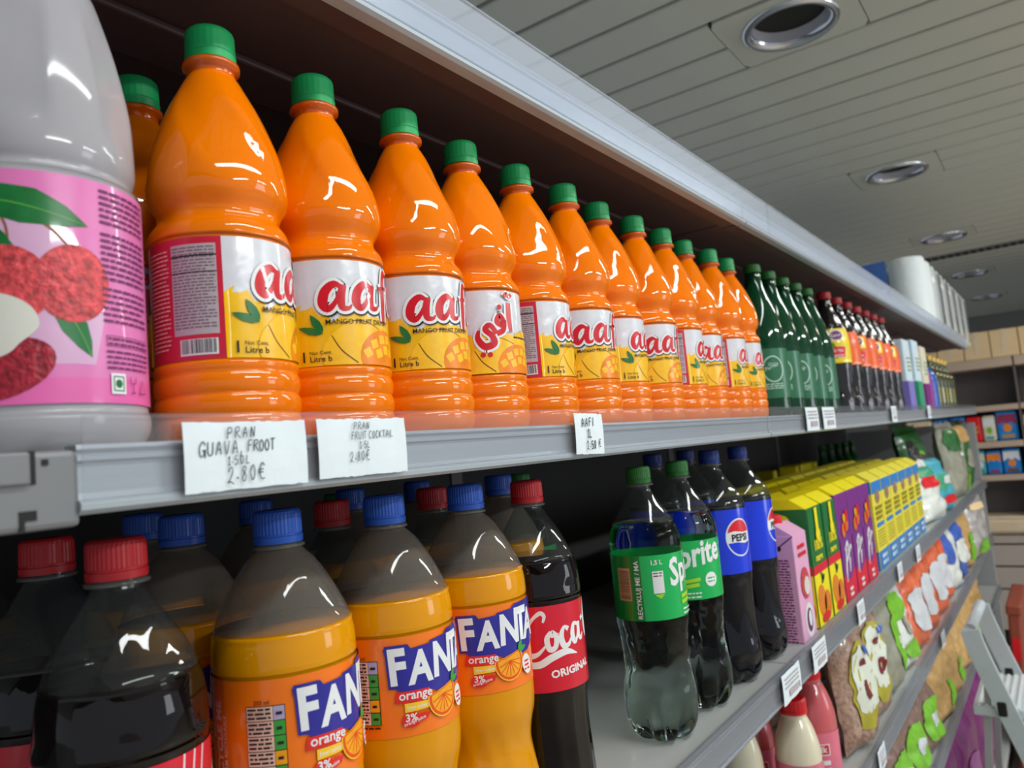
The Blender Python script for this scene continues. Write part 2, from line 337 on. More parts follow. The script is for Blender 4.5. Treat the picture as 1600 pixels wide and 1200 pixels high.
# air grille band in the ceiling
gr = thing('air_grille', 'slotted grey air grille strip across the ceiling near the far end', 'air grille', None, (5.27, 0, CZ))
ob('frame', mesh('grille_frame', [(*box(-0.06, 0.06, -3, 2.5, -0.006, 0.002), 'steel_dark')]), gr)
gs = mesh('grille_slot', [(*box(-0.045, 0.045, -0.012, 0.012, -0.009, -0.004), 'ceil_gap')])
for j in range(-10, 40): ob('slot', gs, gr, (0, 0.04*j, 0))
# recessed downlights
def plate_mesh():
    n = 48; ro = 0.100; V, F = [], []
    for k in range(n):
        a = 2*PI*k/n; V.append((ro*cos(a), ro*sin(a), 0))
    for k in range(n):
        a = 2*PI*k/n; c, s = cos(a), sin(a); q = min(0.139/abs(c) if abs(c) > 1e-6 else 9, 0.150/abs(s) if abs(s) > 1e-6 else 9); V.append((q*c, q*s, 0))
    for k in range(n): F.append((k, n+k, n+(k+1) % n, (k+1) % n)[::-1])
    V2 = [(x, y, 0.01) for x, y, z in V[n:]]; b = len(V); V += V2
    for k in range(n): F.append((n+k, b+k, b+(k+1) % n, n+(k+1) % n)[::-1])
    return V, F
pm = mesh('mount_plate', [(*plate_mesh(), 'ceil')])
rm = mesh('trim_ring', [(*lathe([(0.004, 0.086), (-0.004, 0.090), (-0.009, 0.098), (-0.008, 0.108), (0.0, 0.112), (0.004, 0.108), (0.004, 0.086)], 56, 2, None, False, False), 'chrome', True)])
cm = mesh('reflector_cup', [(*lathe([(0.0, 0.089), (0.02, 0.087), (0.05, 0.080), (0.08, 0.066), (0.10, 0.045), (0.105, 0.02), (0.106, 0.001)], 48, 2, None, False, True), 'reflector', True)])
lm = mesh('lamp_holder', [(*lathe([(0.106, 0.001), (0.085, 0.001), (0.082, 0.018), (0.075, 0.024), (0.09, 0.03), (0.106, 0.03)][::-1], 24, 0, None, True, True), 'white', True)])
ords = ['nearest and largest', 'second', 'third', 'fourth', 'farthest']
for d in range(5):
    t = thing('ceiling_downlight', ['%s round silver recessed downlight in the plank ceiling', '%s round silver downlight from the camera along the ceiling row', '%s round silver downlight along the ceiling row', '%s round silver downlight along the row, past the air grille', '%s small round silver downlight of the ceiling row'][d] % ords[d], 'downlight', 'ceiling downlights', (1.700+PW+1.43*d, 0.4125, CZ))
    ob('mount_plate', pm, t); ob('trim_ring', rm, t); ob('reflector_cup', cm, t); ob('lamp_holder', lm, t)

# ============================================================ THE SHELVING RUN
FY = 0.345; BY = 0.93
def rail(z0, h, x0, x1, y=FY):
    pr = [(0.008, 0), (-0.002, 0), (-0.005, 0.002), (-0.0055, 0.0045), (-0.004, 0.006), (-0.002, 0.0065), (-0.001, 0.009), (-0.001, h-0.008), (-0.003, h-0.007), (-0.003, h-0.005), (-0.0015, h-0.004), (-0.003, h-0.002), (-0.002, h), (0.008, h)]
    V, F = extr_x([(y+a, z0+b) for a, b in pr], x0, x1)
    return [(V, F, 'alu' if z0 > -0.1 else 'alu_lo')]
def strip(z0, z1, x0, x1, m='strip', y=FY):
    pr = [(y-0.0050, z0), (y-0.0060, z0), (y-0.0066, z1-0.003), (y-0.0078, z1-0.002), (y-0.0078, z1), (y-0.0050, z1), (y-0.0050, z1-0.003)]
    return [(*extr_x(pr, x0, x1), m)]
LEV = {'upper': (0.332, 0.300, 0.034, 0.354), 'middle': (0.016, -0.0100, 0.030, 0.0325), 'lower': (-0.325, -0.356, 0.034, -0.3125), 'fourth': (-0.585, -0.612, 0.032, -0.566), 'bottom': (-0.815, -0.845, 0.032, -0.800)}
SEC = [(0.157, 1.096), (1.100, 2.050), (2.054, 3.050), (3.054, 4.25)]
ON = {'upper': ['covering the mango juice bottles', 'over the green water bottles', 'under the wrapped kitchen rolls', 'at the far end of the run under the last rolls'],
      'middle': ['carrying the row of mango juice bottles', 'carrying the green water and iced tea bottles', 'carrying the white and lavender packs', 'carrying the dark oil bottles at the far end'],
      'lower': ['carrying the big cola and orange soda bottles', 'carrying the purple and green drink cartons', 'carrying the yellow and blue cartons', 'carrying the dark green bags at the far end'],
      'fourth': ['carrying the red capped milk bottles', 'carrying the bean bags', 'carrying the orange lentil bags', 'carrying the blue and white bags'],
      'bottom': ['low shelf under the red capped bottles', 'low shelf carrying the brown bags', 'low shelf carrying the tan bags', 'low shelf at the far end of the run']}
for lv, (dz, rz, rh, sz) in LEV.items():
    for i, (x0, x1) in enumerate(SEC):
        s = thing('gondola_shelf', 'grey steel %s shelf %s' % (lv, ON[lv][i]) if lv != 'bottom' else 'grey steel ' + ON[lv][i], 'shelf', 'shelves of the drinks run', (x0, FY, rz))
        ox, oz = x0, rz
        def loc(parts): return [([(a-ox, b-FY, c-oz) for a, b, c in p[0]],)+tuple(p[1:]) for p in parts]
        bz = rz+0.003
        dk = mesh('deck', loc([(*box(x0, x1, FY+0.009, BY-0.005, dz-0.004, dz), 'deck'), (*box(x0, x1, FY+0.009, FY+0.03, bz, dz-0.004), 'underside_shade'), (*box(x0, x1, FY+0.03, BY-0.005, bz+0.006, dz-0.004), 'underside_shade')]))
        ob('deck', dk, s)
        ob('stiffener', mesh('stiffener', loc([(*box(x0+0.02, x1-0.02, 0.455, 0.505, bz, bz+0.006, 0.002), 'underside_shade')])), s)
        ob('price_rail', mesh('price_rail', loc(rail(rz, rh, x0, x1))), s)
        xe = x1
        if lv == 'upper': xe = 1.205 if i == 0 else x1
        xs = 1.207 if (lv == 'upper' and i == 1) else x0
        ob('clear_strip', mesh('clear_strip', loc(strip(rz+0.006, sz, xs+0.001, xe-0.001, 'strip_clean' if lv == 'upper' else 'strip'))), s)
# neighbouring shelf at the near end, its front bare of a rail
s = thing('gondola_shelf', 'bare grey steel shelf end with dark slots under the lychee drink bottle', 'shelf', 'shelves of the drinks run', (-0.95, FY, -0.0145))
ob('deck', mesh('deck', [(*box(0, 1.10, 0.006, BY-FY-0.005, 0.0145, 0.0305), 'deck')]), s)
ob('front_plate', mesh('front_plate', [(*box(0, 1.108, -0.003, 0.006, 0.0, 0.0325, 0.0025), 'bare_steel')]), s)
ob('cover_plate', mesh('cover_plate', [(*box(0, 1.088, -0.0055, -0.002, 0.019, 0.0322, 0.001), 'bare_steel')]), s)
ob('slot', mesh('slot', [(*box(1.088, 1.0905, -0.0036, -0.002, 0.019, 0.0325), 'black'), (*box(1.093, 1.0955, -0.0036, -0.002, 0.0265, 0.029), 'black')]), s)
ob('notch', mesh('notch', [(*box(1.084, 1.0860, -0.0036, -0.002, 0.0005, 0.0085), 'black'), (*box(1.086, 1.0905, -0.0036, -0.002, 0.0045, 0.0085), 'black')]), s)
s = thing('gondola_shelf', 'grey steel upper shelf above the lychee drink bottle', 'shelf', 'shelves of the drinks run', (-0.95, FY, 0.300))
ob('deck', mesh('deck', [(*box(0, 1.10, 0.009, BY-FY-0.005, 0.005, 0.032), 'underside_shade')]), s)
ob('stiffener', mesh('stiffener', [(*box(0.02, 1.08, 0.11, 0.16, 0.002, 0.006, 0.002), 'underside_shade')]), s)
s = thing('gondola_shelf', 'grey steel lower shelf under the nearest red capped cola bottles', 'shelf', 'shelves of the drinks run', (-0.95, FY, -0.356))
ob('deck', mesh('deck', [(*box(0, 1.10, 0.009, BY-FY-0.005, 0.003, 0.031), 'deck')]), s)
ob('price_rail', mesh('price_rail', [([(a+0.95, b-FY, c+0.356) for a, b, c in rail(-0.356, 0.034, -0.95, 0.152)[0][0]], rail(-0.356, 0.034, -0.95, 0.152)[0][1], 'alu')]), s)
# back panels and uprights
bp = thing('shelving_frame', 'dark backed steel frame carrying the long run of drinks shelves', 'shelving', None, (0, BY, FZ))
for i, (x0, x1) in enumerate([(-0.95, 0.152)]+SEC): ob('back_panel', mesh('back_panel', [(*box(x0, x1, 0, 0.012, 0.1, 2.02), 'back')]), bp)
for x in (0.1545, 1.098, 2.052, 3.052): ob('upright', mesh('upright', [(*box(x-0.015, x+0.015, -0.004, 0.03, 0, 2.05), 'steel_dark')]), bp)
ob('base_deck', mesh('base_deck', [(*box(0.157, 4.25, FY-BY-0.03, -0.005, 0.11, 0.13, 0.003), 'deck')]), bp)
ob('kick_panel', mesh('kick_panel', [(*box(0.157, 4.25, FY-BY-0.015, FY-BY, 0.0, 0.11), 'steel_dark')]), bp)
ob('end_panel', mesh('end_panel', [(*box(4.255, 4.275, FY-BY+0.01, 0.0, 0, 1.30, 0.002), 'steel')]), bp)

# ============================================================ DRINKS ON THE MIDDLE SHELF
S2 = 0.016; S3 = -0.325; S4 = -0.585; S5 = -0.815
def camang(x, y): return math.atan2(-y, -x)       # the side of a bottle that looks to the aisle
def brush_a(x, y, s):                             # one fat italic brush letter a
    return join(ribbon([(x+0.80*s, y+0.86*s), (x+0.52*s, y+1.0*s), (x+0.20*s, y+0.72*s), (x+0.10*s, y+0.30*s), (x+0.26*s, y+0.08*s), (x+0.50*s, y+0.26*s), (x+0.80*s, y+0.80*s)], [0.14*s, 0.26*s, 0.34*s, 0.36*s, 0.28*s, 0.18*s, 0.14*s]),
                ribbon([(x+0.86*s, y+0.98*s), (x+0.76*s, y+0.55*s), (x+0.78*s, y+0.14*s), (x+1.02*s, y+0.10*s), (x+1.14*s, y+0.24*s)], [0.26*s, 0.30*s, 0.26*s, 0.16*s, 0.06*s]))
def brush_f(x, y, s):
    return join(ribbon([(x+0.80*s, y+1.46*s), (x+0.56*s, y+1.56*s), (x+0.42*s, y+1.0*s), (x+0.34*s, y+0.2*s), (x+0.30*s, y-0.42*s)], [0.16*s, 0.24*s, 0.30*s, 0.32*s, 0.22*s]),
                ribbon([(x+0.08*s, y+0.86*s), (x+0.72*s, y+0.96*s)], [0.16*s, 0.16*s]))
def brush_i(x, y, s):
    return join(ribbon([(x+0.36*s, y+1.0*s), (x+0.28*s, y+0.5*s), (x+0.32*s, y+0.08*s), (x+0.52*s, y+0.18*s)], [0.26*s, 0.30*s, 0.24*s, 0.08*s]), ell(x+0.42*s, y+1.36*s, 0.16*s, 0.15*s, 12))
def fat(shape_fn, *args): return shape_fn(*args)
def aafi_word(x, y, s, grow=0.0):
    def g(sh):                                     # thicken each letter for the outline
        if not grow: return sh
        V = sh[0]; out = []
        for i in range(0, len(V)-1, 2):
            a, b = V[i], V[i+1]; d = math.hypot(a[0]-b[0], a[1]-b[1]) or 1e-6; ux, uy = (a[0]-b[0])/d, (a[1]-b[1])/d
            out += [(a[0]+ux*grow, a[1]+uy*grow), (b[0]-ux*grow, b[1]-uy*grow)]
        return (out+list(V[len(out):]), sh[1])
    parts = []
    for fn, dx in ((brush_a, 0), (brush_a, 1.22), (brush_f, 2.40), (brush_i, 3.10)): parts.append(g(fn(x+dx*s, y+dx*s*0.05, s)))
    return join(*parts)
def arabic_word(x, y, s, wd):                      # alef with madda, feh and yeh, right to left
    return join(ribbon([(x+1.02*s, y+0.95*s), (x+1.0*s, y+0.5*s), (x+1.04*s, y+0.02*s)], [wd*1.2, wd*1.3, wd]),
                ribbon([(x+0.86*s, y+1.14*s), (x+0.96*s, y+1.24*s), (x+1.06*s, y+1.14*s), (x+1.18*s, y+1.24*s)], wd*0.8),
                ribbon([(x+0.78*s, y+0.36*s), (x+0.64*s, y+0.52*s), (x+0.54*s, y+0.32*s), (x+0.70*s, y+0.22*s), (x+0.80*s, y+0.36*s), (x+0.74*s, y+0.06*s), (x+0.50*s, y-0.06*s)], wd*1.1),
                ribbon([(x+0.50*s, y-0.06*s), (x+0.30*s, y+0.22*s), (x+0.14*s, y+0.08*s), (x+0.34*s, y-0.12*s), (x+0.40*s, y-0.36*s), (x+0.10*s, y-0.46*s), (x-0.10*s, y-0.20*s), (x-0.06*s, y+0.06*s)], [wd, wd, wd*1.1, wd*1.2, wd*1.3, wd*1.4, wd*1.1, wd*0.6]),
                ell(x+0.66*s, y+0.80*s, 0.085*s, 0.085*s, 8), ell(x+0.02*s, y-0.72*s, 0.085*s, 0.085*s, 8), ell(x+0.24*s, y-0.72*s, 0.085*s, 0.085*s, 8))
def leaf_shape(x, y, l, wd, a):
    pts = [(0, 0), (0.25, 0.42), (0.55, 0.5), (0.8, 0.3), (1, 0), (0.8, -0.22), (0.5, -0.38), (0.2, -0.3)]
    return T(poly([(p*l, q*wd) for p, q in pts]), x, y, a)
def aafi_layers():
    r = 0.0405; H = 0.069; L = []
    pw = 0.093
    L.append((rect(-0.050, 0, 2*PI*r-0.050, H), 'label_white'))
    for k in (0, 1):
        o = k*(pw+0.0185); sd = (0.050, 0.0185)[k]
        jag = [(o, 0.0), (o+pw, 0.0), (o+pw, 0.031)]
        rg = random.Random(4); n = 22
        for i in range(n-1, 0, -1): jag.append((o+pw*i/n, 0.033+0.004*sin(i*0.8)+(0.0035 if i % 2 else -0.001)*rg.random()))
        jag += [(o+0.006, 0.041), (o, 0.037)]
        L.append((poly(jag), 'aafi_yellow'))
        L.append((join(rect(o-sd, 0, o, H)), 'aafi_side'))
        if k == 0:
            L.append((rect(o-0.0285, 0.014, o-0.003, H-0.004), 'print_grey'))
            L.append((join(rows(o-0.0278, o-0.0036, H-0.0055, 26, 0.0018, 0.0009, 5)), 'print_tiny'))
            L.append((rect(o-0.025, 0.0025, o-0.004, 0.0115), 'white'))
            L.append((join(bars(o-0.0242, o-0.0048, 0.0035, 0.0112, 24), rect(o-0.0285, 0.0488, o-0.003, 0.0493), rect(o-0.0285, 0.058, o-0.003, 0.0588)), 'print_black'))
            L.append((rows(o-0.048, o-0.0305, H-0.006, 24, 0.0024, 0.0007, 9), 'pale_pink'))
        # mango art
        mx = o+0.034
        L.append((join(ell(mx+0.012, 0.012, 0.030, 0.0185, 30, 0.35)), 'mango_cube'))
        L.append((join(ribbon([(o+0.024, 0.019), (o+0.030, 0.009), (o+0.040, 0.001)], [0.0006, 0.0009, 0.0009]), ribbon([(o+0.030, 0.027), (o+0.045, 0.029), (o+0.060, 0.024)], 0.0005)), 'brown'))
        L.append((ell(mx+0.030, 0.006, 0.022, 0.018, 26, 0.1), 'amber'))
        cubes = []
        for q, (cx, cy, a) in enumerate([(-.016, .004, .5), (-.010, .010, .3), (-.002, .0135, .1), (.006, .014, -.05), (.013, .012, -.2), (.019, .007, -.4), (-.006, .004, .3), (.002, .0065, .05), (.010, .0055, -.15)]):
            cubes.append(T(rect(-0.0031, -0.0029, 0.0031, 0.0029), mx+0.030+cx, 0.004+cy, a))
        L.append((join(*cubes), 'mango_cube'))
        L.append((join(leaf_shape(o+0.019, 0.0215, 0.014, 0.006, 2.15), leaf_shape(o+0.019, 0.0205, 0.0165, 0.0055, 2.85)), 'leaf'))
        if k == 0:
            L.append((join(text('1', 0.0095, o+0.0035, 0.0028, 0.012), text('Net Cont.', 0.0034, o+0.0095, 0.0072), text('Litre b', 0.0052, o+0.0095, 0.0026, 0.008)), 'print_black'))
            L.append((aafi_word(o+0.0188, 0.0345, 0.0176, 0.0024), 'print_black'))
            L.append((aafi_word(o+0.0180, 0.0350, 0.0176, 0.0020), 'white'))
            L.append((aafi_word(o+0.0180, 0.0350, 0.0176), 'aafi_red'))
            L.append((T(text('MANGO FRUIT DRINK', 0.0048, 0, 0, 0.006), o+0.0205, 0.0262, 0.02), 'print_black'))
        else:
            L.append((arabic_word(o+0.030, 0.034, 0.026, 0.0072), 'white'))
            L.append((arabic_word(o+0.030, 0.034, 0.026, 0.0042), 'aafi_red'))
            L.append((rows(o+0.060, o+0.082, 0.0305, 1, 0.004, 0.0012, 3), 'print_black'))
    return L
def aafi_meshes():
    o = S2
    prof = [(0.0, 0.030), (0.003, 0.0375), (0.010, 0.0405), (0.0165, 0.0412), (0.019, 0.0400), (0.0215, 0.0412), (0.0285, 0.0414), (0.031, 0.0400), (0.0335, 0.0412), (0.0405, 0.0414), (0.043, 0.0402), (0.046, 0.0412), (0.0495, 0.0408), (0.0505, 0.0400), (0.085, 0.0400), (0.1195, 0.0400), (0.1205, 0.0407), (0.1255, 0.0404), (0.1295, 0.0388), (0.1335, 0.0358), (0.1375, 0.0350), (0.1415, 0.0362), (0.1465, 0.0394), (0.1525, 0.0408), (0.160, 0.0409), (0.170, 0.0396), (0.181, 0.0372), (0.192, 0.0338), (0.203, 0.0300), (0.215, 0.0252), (0.227, 0.0195), (0.234, 0.0160), (0.238, 0.0138)]
    def mod(z, a, r):
        q = r
        if 0.155 < z < 0.222:
            wgt = min((z-0.155)/0.02, (0.222-z)/0.02, 1.0); s = sin(3*a+(z-0.155)*48)
            q -= 0.0024*wgt*max(0, s)**0.35*(1 if s > 0 else 0)
        if 0.122 < z < 0.150: q += 0.0004*sin(8*a)
        return q
    prof = [(z if z < 0.15 else 0.15+(z-0.15)*0.92, r) for z, r in prof]; DZ = -0.0070
    V, F = lathe(prof, 84, 2, mod)
    body = [(V, F, 'juice', True)]
    neck = [(*lathe([(q+DZ, r) for q, r in [(0.2370, 0.0139), (0.2420, 0.0135), (0.2425, 0.0168), (0.2450, 0.0170), (0.2456, 0.0138), (0.250, 0.0132)]], 40, 0, None, False, True), 'juice_dim', True)]
    cap = [([(x, y, z+0.2465+DZ) for x, y, z in screw_cap(0.0149, 0.0205, 24, 'cap_green', .008)[0]],)+screw_cap(0.0149, 0.0205, 24, 'cap_green', .008)[1:]]
    return mesh('bottle_body', body), mesh('neck_ring', neck), mesh('screw_cap', cap), mesh('label', wrapped(aafi_layers(), 0.0402, 0.0500, clip=(0, 0.069)))
ab, an, ac, al = aafi_meshes()
def ang(i): return 0
proto = thing('juice_bottle', 'x', 'bottle', 'mango juice bottles of the front row', (0.273, 0.402, S2))
ob('bottle_body', ab, proto); ob('neck_ring', an, proto); ob('screw_cap', ac, proto); ob('label', al, proto)
tr = snapshot(proto)
nth = ['first', 'second', 'third', 'fourth', 'fifth', 'sixth', 'seventh', 'eighth', 'ninth', 'tenth', 'eleventh', 'twelfth']
# angle on the label (degrees from the red seam) that looks at the aisle, for each bottle
turn = [0, 32, 32, 196, -12, 30, -10, 25, -25, 15, -20, -20]
for i in range(12):
    x, y = 0.273+0.0829*i, 0.402+0.0006*i+(0.003*sin(i*2.3) if i else 0)
    lab = 'orange mango juice bottle with green cap, %s from the left in the front row' % nth[i]
    if i == 0: lab = 'nearest orange mango juice bottle with green cap, its red nutrition panel in view'
    if i == 3: lab = 'orange mango juice bottle with the Arabic side of its label turned out'
    if i == 11: lab = 'last orange mango juice bottle of the front row, beside the green water bottles'
    rz = camang(x, y)-math.radians(turn[i])
    if i == 0: proto.location = (x, y, S2); proto.rotation_euler.z = rz; proto['label'] = lab
    else: dup(proto, lab, (x, y, S2), rz, None, tr)
b2 = dup(proto, 'shaded orange mango juice bottle standing in the second row behind the lychee drink', (0.272, 0.489, S2), camang(0.27, 0.489)-math.radians(110), None, tr)

# ---- big lychee drink
def lychee():
    t = thing('lychee_bottle', 'large cloudy lychee drink bottle with pink fruit label at the left edge', 'bottle', None, (0.1735, 0.415, S2), camang(0.1735, 0.415))
    prof = [(0, 0.036), (0.003, 0.045), (0.012, 0.050), (0.020, 0.0505), (0.0225, 0.0495), (0.07, 0.0495), (0.131, 0.0490), (0.1335, 0.0484), (0.1375, 0.0462), (0.1405, 0.0455), (0.144, 0.0468), (0.150, 0.0480), (0.165, 0.0478), (0.180, 0.0470), (0.198, 0.0440), (0.215, 0.0402), (0.232, 0.0355), (0.246, 0.0310), (0.258, 0.0240), (0.263, 0.0170), (0.266, 0.0140)]
    def mod(z, a, r):
        if 0.155 < z < 0.24:
            wgt = min((z-0.155)/0.012, (0.24-z)/0.03, 1); s = cos(6*a+0.6); return r-0.0022*wgt*max(0, s)**0.5
        return r
    ob('bottle_body', mesh('bottle_body', [(*lathe(prof, 96, 3, mod), 'lychee_juice', True)]), t)
    c = screw_cap(0.0150, 0.0155, 30, 'cap_red'); ob('screw_cap', mesh('screw_cap', [([(x, y, z+0.266) for x, y, z in c[0]],)+c[1:]]), t)
    r = 0.0500; H = 0.108; L = []
    def pxu(d): return r*math.radians(d)
    L.append((rect(-pxu(150), 0, pxu(150), H), 'pink'))
    L.append((rect(-pxu(150), 0.0, pxu(150), 0.012), 'pink_lo'))
    L.append((poly([(-.05, .018), (.024, .018), (.029, .04), (.027, .066), (.010, .085), (-.03, .085), (-.05, .05)]), 'pink_pale'))
    # branch, leaves, fruits
    L.append((join(ribbon([(-.035, .098), (-.012, .090), (.004, .083), (.013, .074)], [.0016, .0016, .0014, .001]), ribbon([(-.016, .092), (-.011, .082), (-.010, .072)], .0012)), 'twig'))
    L.append((join(leaf_shape(-.030, .096, .054, .020, -.22), leaf_shape(-.034, .086, .030, .012, -.5), leaf_shape(.006, .050, .033, .013, -1.05)), 'leaf'))
    L.append((join(ribbon([(-.030, .096), (-.005, .0915), (.022, .0845)], [.0006, .0006, .0003]), ribbon([(.006, .050), (.016, .036), (.022, .022)], .0005)), 'leaf_hi'))
    L.append((ell(-.014, .016, .022, .013, 30, .35), 'lychee_skin_dk'))
    L.append((ell(.0155, .056, .0165, .0185, 36, -.15), 'lychee_skin'))
    L.append((ell(-.012, .054, .0185, .0185, 36), 'lychee_skin'))
    L.append((poly(cr([(-.05, .048), (-.02, .051), (-.004, .046), (.001, .036), (-.006, .028), (-.016, .021), (-.05, .016)], 6)), 'lychee_flesh'))
    L.append((join(rows(.0285, .062, .1045, 6, .0031, .0013, 11, .1), rows(.0285, .062, .0830, 8, .0031, .0013, 12, .2), rows(.0285, .062, .0560, 6, .0031, .0012, 13, .2), rows(.0305, .062, .0318, 2, .0024, .0010, 15, .2), rows(.0295, .062, .0255, 4, .0026, .0010, 14, .2)), 'print_plum'))
    L.append((join(rect(.0295, .0275, .062, .0278), rect(.0295, .0325, .062, .0328), rect(.0295, .0275, .0298, .0328)), 'print_plum'))
    L.append((rect(.0310, .0045, .0395, .0145), 'white'))
    L.append((join(rect(.0322, .0058, .0384, .0064), rect(.0322, .0126, .0384, .0132), rect(.0322, .0058, .0328, .0132), rect(.0378, .0058, .0384, .0132), ell(.0353, .0095, .0020, .0021, 14)), 'leaf'))
    L.append((join(ribbon([(.0430, .0135), (.0432, .0105), (.0450, .0100), (.0468, .0105), (.0470, .0135)], .0004, 3), ribbon([(.0450, .0100), (.0450, .0055)], .0004, 1), ribbon([(.0435, .0055), (.0465, .0055)], .0005, 1),
                   ribbon([(.0500, .0055), (.0530, .0120), (.0560, .0055), (.0500, .0055)], .0006, 1)), 'print_plum'))
    ob('label', mesh('label', wrapped(L, 0.0500, 0.0245, 0.0, clip=(0, H))), t)
lychee()

# ---- green sparkling water
def green_water():
    prof = [(0, 0.026), (0.004, 0.035), (0.012, 0.0385), (0.03, 0.0395), (0.10, 0.0395), (0.135, 0.0390), (0.165, 0.0355), (0.195, 0.0270), (0.22, 0.0185), (0.238, 0.0135), (0.252, 0.0130)]
    def mod(z, a, r): return r-(0.0008*(0.5+0.5*cos(14*a)) if z < 0.04 else 0)
    body = mesh('bottle_body', [(*lathe(prof, 56, 3, mod), 'perrier_liq', True)])
    cap = screw_cap(0.0145, 0.014, 20, 'cap_green2'); cap = mesh('screw_cap', [([(x, y, z+0.252) for x, y, z in cap[0]],)+cap[1:]])
    L = [(rect(-.060, 0, .060, .082), 'perrier_label'), (rect(-.020, .036, -.006, .056), 'yellow')]
    ring = [(0.016+0.017*cos(a), 0.048+0.021*sin(a)) for a in [2*PI*k/24 for k in range(25)]]
    L.append((join(ribbon(ring, 0.0022, 1), T(text('Perrier', 0.0085, 0, 0, 0.01, 0.2), 0.003, 0.045, 0.35), rows(-.022, .032, .024, 3, .0035, .0018, 2), rows(.008, .024, .058, 2, .003, .0012, 4)), 'perrier_print'))
    lab = mesh('label', wrapped(L, 0.0397, 0.035))
    p = None
    for i in range(5):
        x, y = 1.298+0.084*i, 0.402
        l = 'dark green sparkling water bottle, %s of five after the orange juice' % nth[i]
        if p is None:
            p = thing('water_bottle', l, 'bottle', 'green sparkling water bottles', (x, y, S2), camang(x, y))
            ob('bottle_body', body, p); ob('screw_cap', cap, p); ob('label', lab, p)
        else: dup(p, l, (x, y, S2), camang(x, y)-0.25*(i % 2))
green_water()
# ---- iced tea
def iced_tea():
    prof = [(0, 0.028), (0.004, 0.036), (0.012, 0.0385), (0.03, 0.0385), (0.06, 0.0360), (0.085, 0.0385), (0.115, 0.0395), (0.150, 0.0395), (0.185, 0.0350), (0.21, 0.0265), (0.232, 0.0165), (0.244, 0.0132), (0.256, 0.0130)]
    def mod(z, a, r): return r-(0.0012*max(0, cos(10*a+z*60)) if 0.015 < z < 0.10 else 0)
    body = mesh('bottle_body', [(*lathe(prof, 60, 3, mod), 'tea_liq', True)])
    cap = screw_cap(0.0150, 0.016, 24, 'cap_red'); cap = mesh('screw_cap', [([(x, y, z+0.256) for x, y, z in cap[0]],)+cap[1:]])
    rf = lambda z: 0.0398 if z < 0.155 else 0.0398-0.0050*((z-0.155)/0.035)**1.3
    def lb(base):
        L = [(rect(-.10, 0, .10, .075), base), (poly([(-.024, .040), (.024, .044), (.026, .070), (-.020, .074)]), 'tea_yellow'), (ell(.002, .060, .016, .012, 24), 'white'), (ell(.002, .060, .014, .010, 24), 'bag_purple'),
             (T(text('Lipton', 0.0085, 0, 0, 0.01, 0, 1, 'CENTER'), .002, .0575, .1), 'white'), (join(leaf_shape(-.018, .046, .02, .012, -.7), leaf_shape(-.024, .036, .02, .012, .1)), 'tea_green'),
             (poly([(-.014, .010), (.016, .012), (.020, .034), (-.006, .036)]), 'carton_red'), (join(text('ICE TEA', .0075, 0, .024, .02, 0, 1, 'CENTER'), rows(-.012, .014, .018, 2, .004, .002, 4)), 'white')]
        return mesh('label', wrapped(L, 0.0398, 0.112, 0, rf=rf))
    lo, ly = lb('tea_orange'), lb('tea_yellow'); p = None
    for i in range(7):
        x, y = 1.755+0.103*i, 0.395
        l = 'dark iced tea bottle with orange label and red cap, %s in its row' % nth[i] if i else 'dark iced tea bottle with plain yellow label beside the green water bottles'
        q = thing('iced_tea_bottle', l, 'bottle', 'iced tea bottles', (x, y, S2), camang(x, y)+0.35-0.5*(i % 2))
        ob('bottle_body', body, q); ob('screw_cap', cap, q); ob('label', lo if i else ly, q)
iced_tea()
# ---- packs and bottles farther along the shelf
def pack(name, label, cat, x, y, z, wx, wy, h, base, lay_x=(), lay_y=(), group=None, rz=0.0, bev=0.006):
    t = thing(name, label, cat, group, (x, y, z), rz)
    ob('body', mesh('body', [(*box(-wx/2, wx/2, -wy/2, wy/2, 0, h, bev), base, False)]), t)
    P = face_mx(lay_x, -wx/2)+face_my(lay_y, -wy/2)
    if P: ob('print', mesh('print', P), t)
    return t
def pl(u0, u1, v0, v1, m): return (rect(u0, v0, u1, v1), m)
def drapes(name, label, x, h, base, low):
    return pack(name, label, 'pack', x, 0.40, S2, 0.10, 0.09, h, base, [pl(-.045, .045, 0.004, h*.42, low), (ell(0, h*.7, .022, .03), 'white'), (rows(-.03, .03, h*.75, 4, .012, .005, 3), 'bag_blue')],
                [pl(-.05, .05, 0.004, h*.42, low), (ell(0, h*.7, .025, .03), 'white'), (rows(-.03, .03, h*.75, 4, .012, .005, 3), 'tea_green')], 'household packs')
drapes('tissue_pack', 'white and lavender household pack beside the iced tea', 2.52, .215, 'ice', 'lavender')
drapes('tissue_pack', 'pale blue and green household pack after the lavender one', 2.70, .225, 'ice', 'mint')
drapes('tissue_pack', 'cream and violet household pack before the purple bottle', 2.86, .215, 'pack_cream', 'bottle_purple')
def simple_bottle(name, label, x, z, prof, mat, capm, lay=(), lr=None, lz=0, group=None, y=0.40, capr=.014, caph=.018, rz=None):
    t = thing(name, label, 'bottle', group, (x, y, z), camang(x, y) if rz is None else rz)
    ob('bottle_body', mesh('bottle_body', [(*lathe(prof, 40, 3), mat, True)]), t)
    c = screw_cap(capr, caph, 20, capm); top = prof[-1][0]-0.001
    ob('screw_cap', mesh('screw_cap', [([(a, b, q+top) for a, b, q in c[0]],)+c[1:]]), t)
    if lay: ob('label', mesh('label', wrapped(lay, lr, lz)), t)
    return t
pb = [(0, .03), (.004, .038), (.02, .04), (.09, .04), (.13, .036), (.155, .022), (.165, .013), (.178, .013)]
